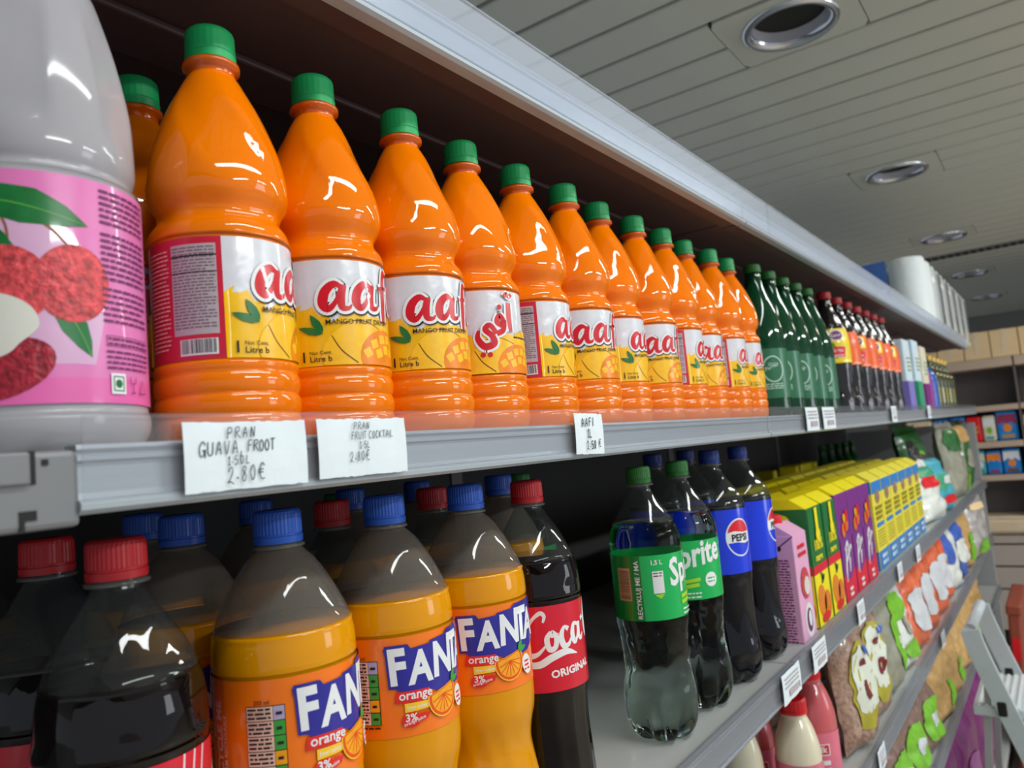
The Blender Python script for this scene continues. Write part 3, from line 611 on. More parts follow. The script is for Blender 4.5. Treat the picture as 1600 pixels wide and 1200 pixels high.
simple_bottle('detergent_bottle', 'purple bottle with red cap among the household goods', 3.02, S2, pb, 'bottle_purple', 'cap_red', [(rect(-.03, 0, .03, .06), 'pack_cream'), (rows(-.02, .02, .05, 4, .012, .005), 'bottle_purple')], .0405, .02)
simple_bottle('detergent_bottle', 'blue bottle with pale cap beside the purple bottle', 3.16, S2, pb, 'bottle_blue', 'white', [(ell(0, .03, .025, .028), 'ice')], .0405, .02)
ob_ = [(0, .026), (.004, .032), (.015, .034), (.12, .034), (.145, .028), (.165, .016), (.18, .0125), (.195, .0125)]
for i in range(5):
    simple_bottle('oil_bottle', 'dark olive oil bottle with gold cap, %s from the blue bottle' % nth[i], 3.32+.115*i, S2, ob_, 'oil', 'gold', [(rect(-.03, 0, .03, .06), 'pack_cream' if i % 2 else 'olive'), (rows(-.02, .02, .05, 4, .012, .005), 'print_black')], .0345, .03, 'oil bottles at the far end')

# ============================================================ DRINKS ON THE LOWER SHELF
def split_z(V, F, z, low, high):
    a = [f for f in F if sum(V[i][2] for i in f)/len(f) < z]; b = [f for f in F if sum(V[i][2] for i in f)/len(f) >= z]
    return [(V, a, low, True), (V, b, high, True)]
def soda(prof, r, level, shellm, liqm, capm, lab, laz, labr, mod=None, seg=64, caph=.0205, capr=.0149, head=None, ztop=None):
    zt = prof[-1][0]
    shell = mesh('bottle_shell', [(*lathe([(z, q) for z, q in cr(prof, 3) if z >= level-.001], seg, 0, mod, False, False), shellm, True)])
    lp = []
    P = cr(prof, 3)
    for z, q in P:
        if z < level: lp.append((z, q))
    rl = max(q for z, q in P if abs(z-level) < 0.006); lp.append((level, rl-.0003))
    liq = mesh('liquid', [(*lathe(lp, seg, 0, (lambda z, a, q: mod(z, a, q)) if mod else None), liqm, True)])
    c = screw_cap(capr, caph, 40, capm)
    cap = mesh('screw_cap', [([(a, b, q+zt-0.013) for a, b, q in c[0]],)+c[1:]])
    ringm = mesh('neck_ring', [(*lathe([(zt-.0165, .0128), (zt-.0160, .0158), (zt-.0145, .0160), (zt-.0135, .0130)], 40, 0, None, False, False), 'pet_neck', True)])
    label = mesh('label', wrapped(lab, labr, laz, clip=(0, max(q[1] for q in lab[0][0][0]))))
    return [('bottle_shell', shell), ('liquid', liq), ('neck_ring', ringm), ('screw_cap', cap), ('label', label)]
def place(name, parts, items, group):
    for x, y, dz, rz, lab in items:
        t = thing(name, lab, 'bottle', group, (x, y, S3+dz), rz)
        for n, me in parts: ob(n, me, t)
# --- orange soda
def fanta_layers():
    r = .0432; H = .0640; L = [(rect(-PI*r, 0, PI*r, H), 'fanta_orange')]
    # side text, barcode, nutrition table (left of the logo)
    L.append((rect(-.066, 0, -.0435, H), 'fanta_side'))
    L.append((join(T(text('RECYCLE ME', .0088, 0, 0, .02), -.0475, .002, PI/2), T(text('I AM RECYCLABLE', .0040, 0, 0, .01), -.0430, .012, PI/2)), 'pale_pink'))
    L.append((rect(-.066, .030, -.0565, .062), 'pale_pink')); L.append((bars(-.0655, -.058, .031, .061, 26, 8, False), 'print_black'))
    tabs = ['tab_lilac', 'tab_green', 'tab_green', 'slice', 'tab_green']
    L.append((rect(-.0275, .0090, -.0055, .0500), 'print_black'))
    for i, m in enumerate(tabs):
        yy = .0420-.0081*i
        L.append((rect(-.0271, yy, -.0122, yy+.0076), 'pale_pink')); L.append((rect(-.0119, yy, -.0059, yy+.0076), m))
    L.append((join(*[rows(-.0262, -.0130, .0489-.0081*i, 3, .0023, .0011, i) for i in range(5)], rows(-.0105, -.0070, .0465, 5, .0081, .0016, 2), text('250 ml', .0032, -.0225, .0510, .01), rows(-.0270, -.0060, .0080, 1, .002, .0011, 4)), 'print_black'))
    # blue logo block with white letters climbing slightly to the right
    L.append((poly([(-.0015, .0575), (.0145, .0590), (.0165, .0560), (.030, .0570), (.031, .0585), (.046, .0600), (.047, .0625), (.074, .0635), (.074, .032), (.060, .0245), (.040, .0225), (.030, .0265), (.0110, .0275), (.0045, .0315)]), 'fanta_blue'))
    lets = [('F', .0012, .0345, .0225), ('A', .0148, .0335, .0205), ('N', .0312, .0345, .0220), ('T', .0462, .0350, .0240), ('A', .0565, .0345, .0215)]
    for bold, m in ((.10, 'fanta_blue'), (.038, 'white')):
        L.append((join(*[text(ch, h*1.40, x, y, bold, -.06 if ch == 'F' else .04, .80 if ch != 'T' else .70) for ch, x, y, h in lets]), m))
    L.append((poly([(.0040, .0222), (.0285, .0205), (.0275, .0285), (.0050, .0292)]), 'fanta_red'))
    L.append((T(text('orange', .0082, 0, 0, .016), .0066, .0238, -.02), 'white'))
    L.append((poly([(.0100, .0155), (.0285, .0160), (.0285, .0207), (.0100, .0214)]), 'fanta_yel'))
    L.append((text('low calories', .0036, .0115, .0172, .008), 'white'))
    L.append((join(ell(.0140, .0105, .0064, .0047, 18), poly([(.0185, .0078), (.0250, .0095), (.0268, .0130), (.0230, .0140), (.0185, .0132)])), 'fanta_red'))
    L.append((join(text('3%', .0068, .0098, .0098, .02), T(text('orange juice', .0030, 0, 0, .01), .0090, .0070, .22)), 'white'))
    sl = lambda q, t: (.0385+q*cos(t), .0205+q*1.08*sin(t))
    TS = [PI-.15+k*(PI+.75)/18 for k in range(19)]
    L.append((poly([sl(.0128, t) for t in TS]), 'fanta_yel')); L.append((poly([sl(.0120, t) for t in TS]), 'slice_rim')); L.append((poly([sl(.0102, t) for t in TS]), 'slice'))
    L.append((join(*[ribbon([(.0385, .0215), sl(.0095, t)], .0007, 1) for t in [PI+.25+k*.42 for k in range(8)]]), 'slice_rim'))
    L.append((join(leaf_shape(.0475, .0265, .009, .0045, 1.1), leaf_shape(.0475, .0265, .009, .0045, .3)), 'tab_green'))
    L.append((ell(.0560, .0150, .0055, .0080, 14, .3), 'white')); L.append((rows(.0525, .0595, .0180, 3, .003, .0015, 3), 'fanta_red'))
    return L
fp = [(0, .024), (.002, .034), (.010, .0415), (.022, .0432), (.045, .0432), (.060, .0428), (.075, .0412), (.090, .0385), (.100, .0375), (.110, .0386), (.122, .0415), (.132, .0428), (.1465, .0428), (.180, .0428), (.2095, .0428), (.213, .0433), (.222, .0431), (.231, .0418), (.240, .0388), (.249, .0346), (.257, .0304), (.265, .0256), (.272, .0206), (.2775, .0150), (.281, .0124), (.290, .0122), (.2955, .0122)]
def fmod(z, a, r): return r-(0.0016*max(0, cos(5*a)) if z < 0.028 else 0)-(0.0007*max(0, cos(16*a+z*90)) if 0.06 < z < 0.125 else 0)
fanta = soda(fp, .043, .2330, 'pet_fog', 'fanta_liq', 'cap_blue', fanta_layers(), .1465, .0430, fmod)
FD = math.radians
def fz(x, y, deg): return camang(x, y)+FD(deg)     # deg: where the logo's left edge sits, right of the middle
R2 = .505; R3 = .600
place('orange_soda_bottle', fanta, [
    (.306, .408, 0, fz(.306, .408, 5), 'nearest orange soda bottle with blue cap, barcode side of the label in view'),
    (.399, .408, 0, fz(.399, .408, -8), 'orange soda bottle with blue cap between two other orange sodas'),
    (.492, .408, 0, fz(.492, .408, -19), 'orange soda bottle with blue cap beside the front cola with the red label'),
    (.660, .500, 0, fz(.66, .500, -60), 'orange soda bottle half hidden behind the cola with the red label'),
    (.300, .506, 0, fz(.30, .506, -45), 'shaded orange soda bottle in the second row between cola and orange soda'),
    (.640, .600, 0, fz(.64, .6, 30), 'shaded orange soda with blue cap in the third row behind the front cola'),
    (.435, .610, 0, fz(.43, .61, 30), 'shaded orange soda with dark blue cap deep behind the nearest orange soda'),
    (.330, .612, 0, fz(.33, .61, 30), 'shaded orange soda with blue cap deep behind the nearest cola'),
    (.225, .700, 0, fz(.22, .7, 0), 'shaded orange soda with blue cap at the far left back of the lower shelf'),
    (.545, .605, 0, fz(.54, .605, 0), 'shaded orange soda with blue cap behind the second row red cap')], 'orange soda bottles')
# --- cola
def script_coca(x, y, s, wd):
    W = lambda *a: [wd*q for q in a]
    return join(
        ribbon([(x+.98*s, y+.98*s), (x+1.06*s, y+1.18*s), (x+.92*s, y+1.30*s), (x+.55*s, y+1.05*s), (x+.22*s, y+.50*s), (x+.26*s, y+.04*s), (x+.60*s, y-.02*s), (x+1.0*s, y+.26*s)], W(.5, .9, 1.0, .8, 1.9, 1.7, 1.0, .4)),
        ribbon([(x+1.20*s, y+.62*s), (x+1.02*s, y+.42*s), (x+1.05*s, y+.08*s), (x+1.26*s, y+.10*s), (x+1.36*s, y+.40*s), (x+1.24*s, y+.62*s), (x+1.20*s, y+.46*s), (x+1.46*s, y+.52*s)], W(1, 1.3, 1.3, 1.2, 1.3, .8, .5, .3)),
        ribbon([(x+1.86*s, y+.56*s), (x+1.70*s, y+.66*s), (x+1.54*s, y+.40*s), (x+1.58*s, y+.08*s), (x+1.78*s, y+.06*s), (x+1.94*s, y+.24*s)], W(1.2, .8, 1.4, 1.5, 1.0, .5)),
        ribbon([(x+2.34*s, y+.58*s), (x+2.14*s, y+.64*s), (x+2.02*s, y+.34*s), (x+2.08*s, y+.06*s), (x+2.26*s, y+.20*s), (x+2.40*s, y+.62*s)], W(.8, 1.0, 1.4, 1.3, .7, .9)),
        ribbon([(x+2.42*s, y+.64*s), (x+2.36*s, y+.22*s), (x+2.48*s, y+.04*s), (x+2.64*s, y+.20*s)], W(1.3, 1.3, .9, .4)),
        ribbon([(x+2.62*s, y+.66*s), (x+2.80*s, y+.72*s)], W(1.0, 1.0)),
        ribbon([(x+3.52*s, y+1.10*s), (x+3.50*s, y+1.32*s), (x+3.20*s, y+1.14*s), (x+2.96*s, y+.62*s), (x+2.98*s, y+.10*s), (x+3.30*s, y-.02*s), (x+3.7*s, y+.3*s)], W(.5, 1.0, .9, 1.9, 1.7, 1.0, .4)),
        ribbon([(x+3.86*s, y+.6*s), (x+3.68*s, y+.40*s), (x+3.74*s, y+.06*s), (x+3.96*s, y+.16*s), (x+4.0*s, y+.5*s), (x+3.86*s, y+.62*s)], W(1, 1.3, 1.3, 1.2, 1.2, .8)),
        ribbon([(x+4.12*s, y+.2*s), (x+4.52*s, y+1.2*s), (x+4.36*s, y+1.2*s), (x+4.2*s, y+.3*s), (x+4.36*s, y+.04*s), (x+4.6*s, y+.3*s)], W(.5, .9, .9, 1.4, 1.0, .4)),
        ribbon([(x+.20*s, y+.30*s), (x+.16*s, y-.22*s), (x+.60*s, y-.36*s), (x+1.10*s, y-.20*s), (x+1.64*s, y-.14*s), (x+2.10*s, y-.34*s)], W(.8, 1.3, 1.6, 1.7, 1.5, .2)))
def coke_layers():
    r = .0412; H = .0720
    L = [(rect(-PI*r, 0, PI*r, H), 'coke_red')]
    L.append((T(script_coca(0, 0, .0255, .0036), 0, .031, .10), 'white'))
    L.append((T(text('ORIGINAL', .0088, 0, 0, .035, 0, 1.12), .026, .0115, .06), 'white'))
    L.append((T(script_coca(0, 0, .0200, .0030), -.128, .031, .10), 'white'))
    L.append((join(*[ribbon([(-.030+.004*k, 0), (-.022+.007*k, H)], .0009, 1) for k in range(3)]), 'white'))
    return L
cp = [(0, .024), (.002, .032), (.008, .0385), (.020, .0412), (.050, .0405), (.080, .0388), (.105, .0392), (.118, .0408), (.125, .0408), (.160, .0408), (.194, .0408), (.1975, .0414), (.206, .0412), (.215, .0406), (.224, .0390), (.232, .0366), (.240, .0332), (.248, .0288), (.256, .0240), (.264, .0184), (.2715, .0138), (.276, .0124), (.288, .0122), (.2915, .0122)]
def cmod(z, a, r):
    return r-(0.0016*max(0, cos(5*a)) if z < 0.022 else 0)-(0.0011*abs(cos(7*a)) if 0.022 < z < 0.117 else 0)-(0.0009*max(0, sin(5*a+z*70)) if 0.20 < z < 0.262 else 0)
cola = soda(cp, .041, .2300, 'pet', 'cola', 'cap_red', coke_layers(), .1200, .0410, cmod)
place('cola_bottle', cola, [
    (.207, .412, 0, fz(.207, .412, 70), 'nearest dark cola bottle with red cap at the lower left'),
    (.583, .410, 0, fz(.583, .410, -26), 'dark cola bottle with the red logo label in view beside the clear soda'),
    (.213, .506, 0, fz(.213, .506, 80), 'dark cola bottle with red cap right behind the nearest cola'),
    (.205, .604, 0, fz(.20, .604, 60), 'dark cola bottle with red cap third in line at the left edge'),
    (.432, .503, 0, fz(.43, .503, 30), 'shaded cola with red cap behind the first two orange sodas'),
    (.556, .503, 0, fz(.556, .503, 30), 'shaded cola with red cap behind the third orange soda')], 'cola bottles')
# --- clear lemon soda
def sprite_layers():
    r = .0405; H = .0690; L = [(rect(-PI*r, 0, PI*r, H), 'sprite_green')]
    L.append((rect(-.085, 0, -.0345, H), 'sprite_side')); L.append((rect(-.064, .021, -.047, .056), 'barcode_bg')); L.append((bars(-.0625, -.0485, .023, .054, 22, 6, False), 'barcode'))
    L.append((join(T(text('RECYKLUJ ME / MA', .0074, 0, 0, .015), -.0365, .002, PI/2), text('1,5 L', .0068, -.0240, .0590, .02)), 'white'))
    L.append((rect(-.0225, .0285, -.0105, .0520), 'white')); L.append((rows(-.0215, -.0115, .0505, 2, .003, .0014, 3), 'barcode'))
    L.append((poly([(-.021, .0270), (-.0105, .0275), (-.0155, .0225)]), 'lime'))
    L.append((T(text('Sprite', .0400, 0, 0, .028, .22, .74), -.0030, .0345, .16), 'white'))
    L.append((join(T(rect(0, 0, .022, .0042), .012, .0190, .12), T(rect(0, 0, .020, .0042), .012, .0130, .12)), 'lime'))
    L.append((join(ell(.048, .0220, .0085, .0085, 22), rows(.013, .034, .0085, 2, .0045, .0016, 2)), 'white'))
    L.append((rows(.0425, .0535, .0245, 2, .004, .0016, 5), 'sprite_green'))
    return L
sp = [(0, .012), (.0015, .022), (.006, .0310), (.014, .0365), (.026, .0398), (.040, .0405), (.052, .0398), (.066, .0376), (.082, .0362), (.098, .0366), (.112, .0380), (.124, .0396), (.130, .0400), (.165, .0400), (.2005, .0400), (.210, .0402), (.220, .0393), (.230, .0360), (.240, .0306), (.250, .0245), (.260, .0180), (.268, .0135), (.273, .0120), (.285, .0120), (.2915, .0120)]
def smod(z, a, r):
    q = r
    if z < 0.05: q -= 0.0130*max(0, cos(5*a))**2*max(0, 1-z/0.05)
    if 0.055 < z < 0.122: q -= 0.0012*max(0, sin(10*a)*sin((z-.055)*330))
    return q
spr = soda(sp, .0405, .2350, 'pet', 'sprite_liq', 'cap_green2', sprite_layers(), .1330, .0402, smod, 80, .0185, .0140)
place('lemon_soda_bottle', spr, [
    (.795, .402, 0, fz(.795, .402, 38), 'clear lemon soda bottle with green label and barcode, the nearer of two'),
    (.903, .402, 0, fz(.903, .402, -28), 'clear lemon soda bottle with green label next to the dark blue label cola'),
    (.742, .560, 0, fz(.742, .56, -50), 'clear lemon soda bottle in shade behind the gap in the front row'),
    (.840, .600, 0, fz(.84, .6, -50), 'clear lemon soda bottle deep in shade in the third row'),
    (.600, .690, 0, fz(.60, .69, -50), 'green capped lemon soda bottle deep behind the cola with the red label')], 'lemon soda bottles')
# --- blue label cola
def pepsi_layers():
    L = [(rect(-.129, 0, .129, .083), 'pepsi_blue')]
    cx, cy, R = .012, .046, .0215
    L.append((ell(cx, cy, R, R*1.15, 36), 'white'))
    arc = lambda a0, a1, q: [(cx+q*cos(a0+(a1-a0)*k/16), cy+q*1.15*sin(a0+(a1-a0)*k/16)) for k in range(17)]
    L.append((poly(arc(.30, PI-.30, R*.92)+[(cx-R*.4, cy+.0085), (cx+R*.3, cy+.0060)]), 'pepsi_red'))
    L.append((poly(arc(PI+.30, 2*PI-.30, R*.92)+[(cx+R*.4, cy-.0085), (cx-R*.3, cy-.0060)]), 'pepsi_blue'))
    L.append((text('PEPSI', .0125, cx, cy-.0045, .04, 0, 1.0, 'CENTER'), 'print_black'))
    return L
pp = [(0, .014), (.0015, .024), (.006, .0330), (.014, .0385), (.028, .0410), (.045, .0408), (.062, .0385), (.080, .0378), (.100, .0382), (.125, .0395), (.140, .0402), (.190, .0402), (.220, .0404), (.229, .0405), (.238, .0385), (.248, .0335), (.258, .0262), (.268, .0190), (.276, .0140), (.283, .0122), (.295, .0122), (.300, .0122)]
def pmod(z, a, r):
    q = r
    if z < 0.045: q -= 0.0065*max(0, cos(5*a))**2*max(0, 1-z/0.045)
    if 0.05 < z < 0.13: q -= 0.0012*max(0, sin(8*a+z*50))
    return q
pep = soda(pp, .041, .2300, 'pet', 'pepsi_liq', 'cap_navy', pepsi_layers(), .1430, .0404, pmod, 64, .0185, .0140)
place('blue_label_cola_bottle', pep, [
    (1.012, .402, 0, fz(1.012, .402, 28), 'dark cola bottle with blue label and round emblem beside the lemon soda'),
    (1.125, .402, 0, fz(1.125, .402, 62), 'dark cola bottle with blue label next to the pink carton'),
    (1.040, .500, 0, fz(1.04, .5, 0), 'dark cola with navy cap in the second row behind the blue labels'),
    (1.160, .500, 0, fz(1.16, .5, 0), 'dark cola with navy cap in the second row behind the pink carton')], 'blue label colas')

# ============================================================ CARTONS ON THE LOWER SHELF
def carton(name, label, x, y, wx, wy, h, base, lay_x, lay_y, topm, capm, group, cap=True, rz=0.0):
    t = thing(name, label, 'carton', group, (x, y, S3), rz)
    ob('body', mesh('body', [(*box(-wx/2, wx/2, -wy/2, wy/2, 0, h-0.016, 0.002), base)]), t)
    # sloping folded top
    a, b, z0, z1 = wx/2-.001, wy/2-.001, h-0.0165, h
    V = [(-a, -b, z0), (a, -b, z0), (a, b, z0), (-a, b, z0), (-a, -b*.2, z1), (a, -b*.2, z1), (a, b, z1), (-a, b, z1)]
    ob('folded_top', mesh('folded_top', [(V, [(0, 1, 5, 4), (4, 5, 6, 7), (2, 3, 7, 6), (0, 4, 7, 3), (1, 2, 6, 5)], topm)]), t)
    P = face_mx(lay_x, -wx/2)+face_my(lay_y, -wy/2)
    if P: ob('print', mesh('print', P), t)
    if cap:
        c = screw_cap(.0165, .013, 24, capm); ob('screw_cap', mesh('screw_cap', [([(p, q+b*.25, s+z1-.001) for p, q, s in c[0]],)+c[1:]]), t)
    return t
rowmesh = rows(-.024, .024, .125, 30, .0042, .0020, 6, .1)
carton('juice_carton', 'pink drink carton with dark red cap beside the blue label cola', 1.238, .392, .072, .066, .178, 'carton_pink',
       [(join(rowmesh, poly([(-.033, .150), (.0, .138), (.033, .162), (.033, .160), (.0, .135), (-.033, .147)])), 'print_plum'), (join(ell(-.012, .142, .004, .004, 10), ell(.010, .142, .004, .004, 10)), 'print_black')],
       [(ell(.004, .028, .022, .026), 'white'), (ell(.004, .028, .015, .018), 'print_plum'), (ell(.006, .030, .008, .012), 'white'), (ell(.0, .085, .022, .024), 'lychee_skin'), (ell(.006, .080, .014, .014), 'lychee_flesh'), (rows(-.02, .02, .145, 2, .012, .006, 4), 'pack_red')], 'carton_pink', 'red_cap', None)
def green_lay(hw):
    return [(rect(-hw, .088, hw, .190), 'carton_green'), (rect(-hw, 0.002, hw, .090), 'carton_yellow'), (rect(-hw, .084, hw, .098), 'carton_red'), (join(ell(-hw*.3, .040, hw*.55, .026, 20, .4), ell(hw*.45, .030, hw*.5, .022, 20, .2)), 'amber'), (join(leaf_shape(-.006, .066, .026, .012, .5), leaf_shape(.01, .07, .022, .012, 2.4)), 'leaf'), (ell(0, .012, hw*.6, .008), 'pack_red'),
            (join(text('100%', .024, -.028, .122, .03), text('mango', .016, -.026, .105, .03)), 'carton_yellow')]
def green_c(label, x, y):
    return carton('juice_carton', label, x, y, .086, .064, .208, 'carton_green', green_lay(.031)+[(ell(-.008, .172, .012, .011, 20), 'carton_yellow'), (rows(-.02, .006, .156, 1, .01, .003, 2), 'carton_yellow')], green_lay(.042)+[(rect(-.006, .148, .010, .19), 'carton_yellow'), (ell(.002, .146, .013, .011), 'carton_yellow')], 'carton_yellow', 'carton_yellow', 'green mango cartons', False)
gl = [['green mango juice carton with yellow top, the nearer front one', 'green mango juice carton with yellow top next to the purple cartons'], ['green mango carton in the second row behind the nearer green one', 'green mango carton in the second row behind the purple neighbour'], ['green mango carton in the third row, nearest to the pink carton', 'green mango carton in the third row beside the purple ones']]
for j in range(3):
    for i in range(2): green_c(gl[j][i], 1.338+.096*i, .392+.069*j)
def purple_lay(hw):
    s = hw/.046
    pr = join(ribbon([(-.026*s, .036), (-.020*s, .062), (-.008*s, .094)], [.004, .009, .008]), ribbon([(-.018*s, .092), (.004*s, .104), (.006*s, .084), (-.014*s, .070)], [.005, .008, .008, .004]),
              ribbon([(.004*s, .050), (.012*s, .074), (.016*s, .088)], [.005, .009, .006]), ribbon([(.012*s, .074), (.024*s, .094), (.032*s, .090)], [.005, .008, .006]))
    return [(rect(-hw, .002, hw, .062), 'carton_red'), (poly([(-hw, .050), (0, .036), (hw, .054), (hw, .122), (-hw, .112)]), 'carton_purple'), (pr, 'white'), (rows(-.016*s, .012*s, .024, 2, .01, .006, 3), 'white'), (join(ell(.008*s, .140, .018*s, .016), ell(-.014*s, .128, .013*s, .013)), 'amber'), (join(ell(.016*s, .152, .012*s, .012), ell(-.002*s, .132, .009*s, .009)), 'pack_red'), (ell(-.004*s, .150, .010*s, .008), 'aafi_yellow')]
pn = ['first', 'middle', 'last']
for j in range(3):
    for i in range(3):
        carton('juice_carton', ['%s purple and red fruit juice carton of the front row with yellow top', '%s purple juice carton of the second row', '%s purple juice carton of the third row, in shade'][j] % pn[i], 1.532+.0985*i, .392+.069*j, .092, .064, .212, 'carton_purple', purple_lay(.031), purple_lay(.045), 'carton_yellow', 'carton_yellow', 'purple juice cartons', False)
def lemon_lay(hw):
    return [(rect(-hw, .002, hw, .042), 'carton_blue'), (rect(-hw, .166, hw, .192), 'carton_blue'), (ell(0, .158, hw*.5, .016), 'bean'), (join(rows(-hw*.75, hw*.75, .138, 3, .011, .008, 3, .2), rows(-hw*.8, hw*.8, .086, 6, .0065, .0025, 5, .2)), 'print_olive'), (rect(-hw*.75, .093, hw*.75, .102), 'carton_blue'), (rows(-hw*.6, hw*.6, .034, 2, .014, .008, 2, .1), 'ice')]
for j in range(3):
    for i in range(6):
        carton('milk_carton', ['yellow and blue drink carton, %s of the front row', 'yellow and blue drink carton, %s of the second row', 'yellow and blue drink carton, %s of the third row in shade'][j] % nth[i], 1.862+.112*i, .394+.072*j, .100, .066, .212, 'carton_lemon', lemon_lay(.032), lemon_lay(.049), 'carton_lemon', 'carton_yellow', 'yellow and blue cartons', False)
# yellow packs and dark bottles at the back of the lower shelf
for i in range(5):
    pack('coffee_pack', 'yellow pack at the dark back of the lower shelf, %s from the left' % nth[i], 'pack', 2.48+.125*i, .80, S3, .085, .06, .195 if i != 1 else .16, 'carton_yellow', [(ell(0, .11, .012, .016), 'brown'), (rect(-.025, .03, .025, .045), 'amber')], [(ell(0, .11, .02, .022), 'brown')], 'yellow packs at the back', .2*(-1)**i)
for i in range(5):
    simple_bottle('dark_bottle', 'dark green bottle at the dark back of the lower shelf, %s from left' % nth[i], 3.20+.13*i, S3, [(0, .03), (.004, .038), (.1, .038), (.15, .032), (.19, .015), (.23, .013)], 'bag_green', 'cap_green2', [(rect(-.03, 0, .03, .05), 'bag_green')], .0385, .04, 'dark bottles at the back', .80, .014, .016)

# ============================================================ BAGS
def pillow(wd, h, d, seed, nu=18, nv=22, crump=0.011):
    def P(u, v, side):
        t = max(0, (1-abs(u)**2.6))**.6*max(0, (1-abs(v)**3.5))**.6
        nz = noise.noise(Vector((u*2.2+seed*7.3, v*2.6+seed*3.1, side*2.0)))*crump+noise.noise(Vector((u*6+seed, v*6, side)))*crump*.5
        y = -side*(d/2*t)+(nz if abs(v) < .93 else nz*.4)*(1 if t > .05 else .4)
        wig = 1-.07*(1-abs(v))*(1 if abs(v) > .6 else .5)
        return (u*wd/2*wig, y, h/2+v*h/2)
    return P, nu, nv
def bag(name, label, x, y, z, wd, h, d, base, patches, yaw, tilt, seed, group=None, seal=None):
    wd *= 1.22; h *= 1.04
    """patches: (u0, u1, v0, v1, material) lying on the front of the bag"""
    t = thing(name, label, 'bag', group, (x, y-.034 if y < .45 and z > -1 else y, z+.005), yaw); t.rotation_euler = (tilt, 0, yaw)
    P, nu, nv = pillow(wd, h, d, seed); parts = []
    for side in (1, -1):
        V = [P(-1+2*i/nu, -1+2*j/nv, side) for j in range(nv+1) for i in range(nu+1)]
        F = []
        for j in range(nv):
            for i in range(nu):
                q = (j*(nu+1)+i, j*(nu+1)+i+1, (j+1)*(nu+1)+i+1, (j+1)*(nu+1)+i); F.append(q if side > 0 else q[::-1])
        parts.append((V, F, base, True))
    ob('bag_body', mesh('bag_body', parts), t)
    for k, (u0, u1, v0, v1, m) in enumerate(patches):
        n = 8; rg = random.Random(seed*11+k); V, F = [], []
        for j in range(n+1):
            for i in range(n+1):
                ju = (rg.random()-.5)*.05 if i in (0, n) else 0
                a_, b_ = 2*i/n-1, 2*j/n-1; a2, b2_ = a_*(.35+.65*math.sqrt(1-b_*b_/2)), b_*(.35+.65*math.sqrt(1-a_*a_/2))
                p = P((u0+u1)/2+(u1-u0)/2*a2+ju, (v0+v1)/2+(v1-v0)/2*b2_, 1); V.append((p[0], p[1]-.0030-.0012*k, p[2]))
        for j in range(n):
            for i in range(n): F.append((j*(n+1)+i, j*(n+1)+i+1, (j+1)*(n+1)+i+1, (j+1)*(n+1)+i))
        ob('label', mesh('label', [(V, F, m, True)]), t)
    sm = seal or ('bag_dark', 'foil', base)[seed % 3]
    V = []; n = 12
    for e in (0, 1):
        for i in range(n+1):
            p = P(-1+2*i/n, .84 if e == 0 else 1, 1); V.append((p[0]*1.0, p[1]*.3+.003*sin(i*2.3+seed)-(.003 if e == 0 else 0), p[2]+(.016+.004*sin(i*1.7+seed))*e))
    ob('seal', mesh('seal', [(V, [(i, i+1, n+2+i, n+1+i) for i in range(n)], sm, True)]), t)
    return t
YB = -0.16
# fourth shelf
milk = [(0, .026), (.003, .032), (.012, .0345), (.06, .0345), (.085, .0345), (.105, .032), (.125, .0265), (.138, .021), (.144, .0185), (.150, .0185)]
def milk_lay(): return [(rect(-.10, 0, .10, .075), 'milk_label'), (rect(-.012, .040, .022, .058), 'white'), (rect(-.0105, .0415, .0205, .0565), 'aafi_side'), (join(text('milk', .014, -.007, .045, .02), rows(-.012, .022, .032, 2, .012, .007, 2)), 'white')]
simple_bottle('milk_drink_bottle', 'cream coloured milk drink bottle with bright red cap at the lower edge', 1.228, S4, milk, 'milk', 'red_cap', milk_lay(), .0352, .006, 'red capped milk drinks', .397, .0205, .022)
simple_bottle('milk_drink_bottle', 'pink milk drink bottle with bright red cap beside the bean bags', 1.365, S4, [(z*1.08, r*1.08) for z, r in milk], 'milk_pink', 'red_cap', milk_lay(), .0380, .006, 'red capped milk drinks', .410, .0205, .022)
simple_bottle('milk_drink_bottle', 'cream milk drink bottle in shade behind the other red capped ones', 1.16, S4, milk, 'milk', 'red_cap', milk_lay(), .0352, .006, 'red capped milk drinks', .465, .0205, .022)
simple_bottle('milk_drink_bottle', 'pink milk drink bottle in shade in the second row', 1.255, S4, milk, 'milk_pink', 'red_cap', milk_lay(), .0352, .006, 'red capped milk drinks', .478, .0205, .022)
bl = [(-.62, .62, -.75, .62, 'olive'), (-.55, .55, -.5, .55, 'bean_label'), (-.22, .26, -.28, .0, 'darkred'), (-.1, .2, .22, .34, 'darkred'), (.1, .4, .38, .52, 'bag_blue')]
bag('bean_bag', 'clear bag of brown beans with white oval label, beside the pink milk drink', 1.515, .405, S4, .122, .215, .055, 'bean', bl, YB, -.10, 1, 'bean bags')
bag('bean_bag', 'clear bag of brown beans with white label, second after the milk drinks', 1.668, .408, S4, .122, .215, .055, 'bean', bl, YB, -.12, 2, 'bean bags')
bag('bean_bag', 'bag of brown beans lying in shade behind the other bean bags', 1.60, .53, S4, .15, .19, .05, 'bean', [(-.5, .5, -.5, .1, 'olive')], YB, -.1, 12, 'bean bags')
bag('grain_bag', 'grey green grain bag with bright lime print, right of the bean bags', 1.83, .408, S4, .135, .205, .055, 'bag_grey', [(.25, .92, -.7, .7, 'lime_print'), (.45, .8, -.3, .0, 'bag_white')], YB, -.14, 3, 'grain bags')
bag('grain_bag', 'dark bag with white flap between grain bag and bean bags', 1.80, .53, S4, .12, .20, .05, 'bag_dark', [(-.4, .3, .1, .5, 'bag_white'), (-.7, -.2, -.5, .0, 'bag_green')], YB, -.1, 13, 'grain bags')
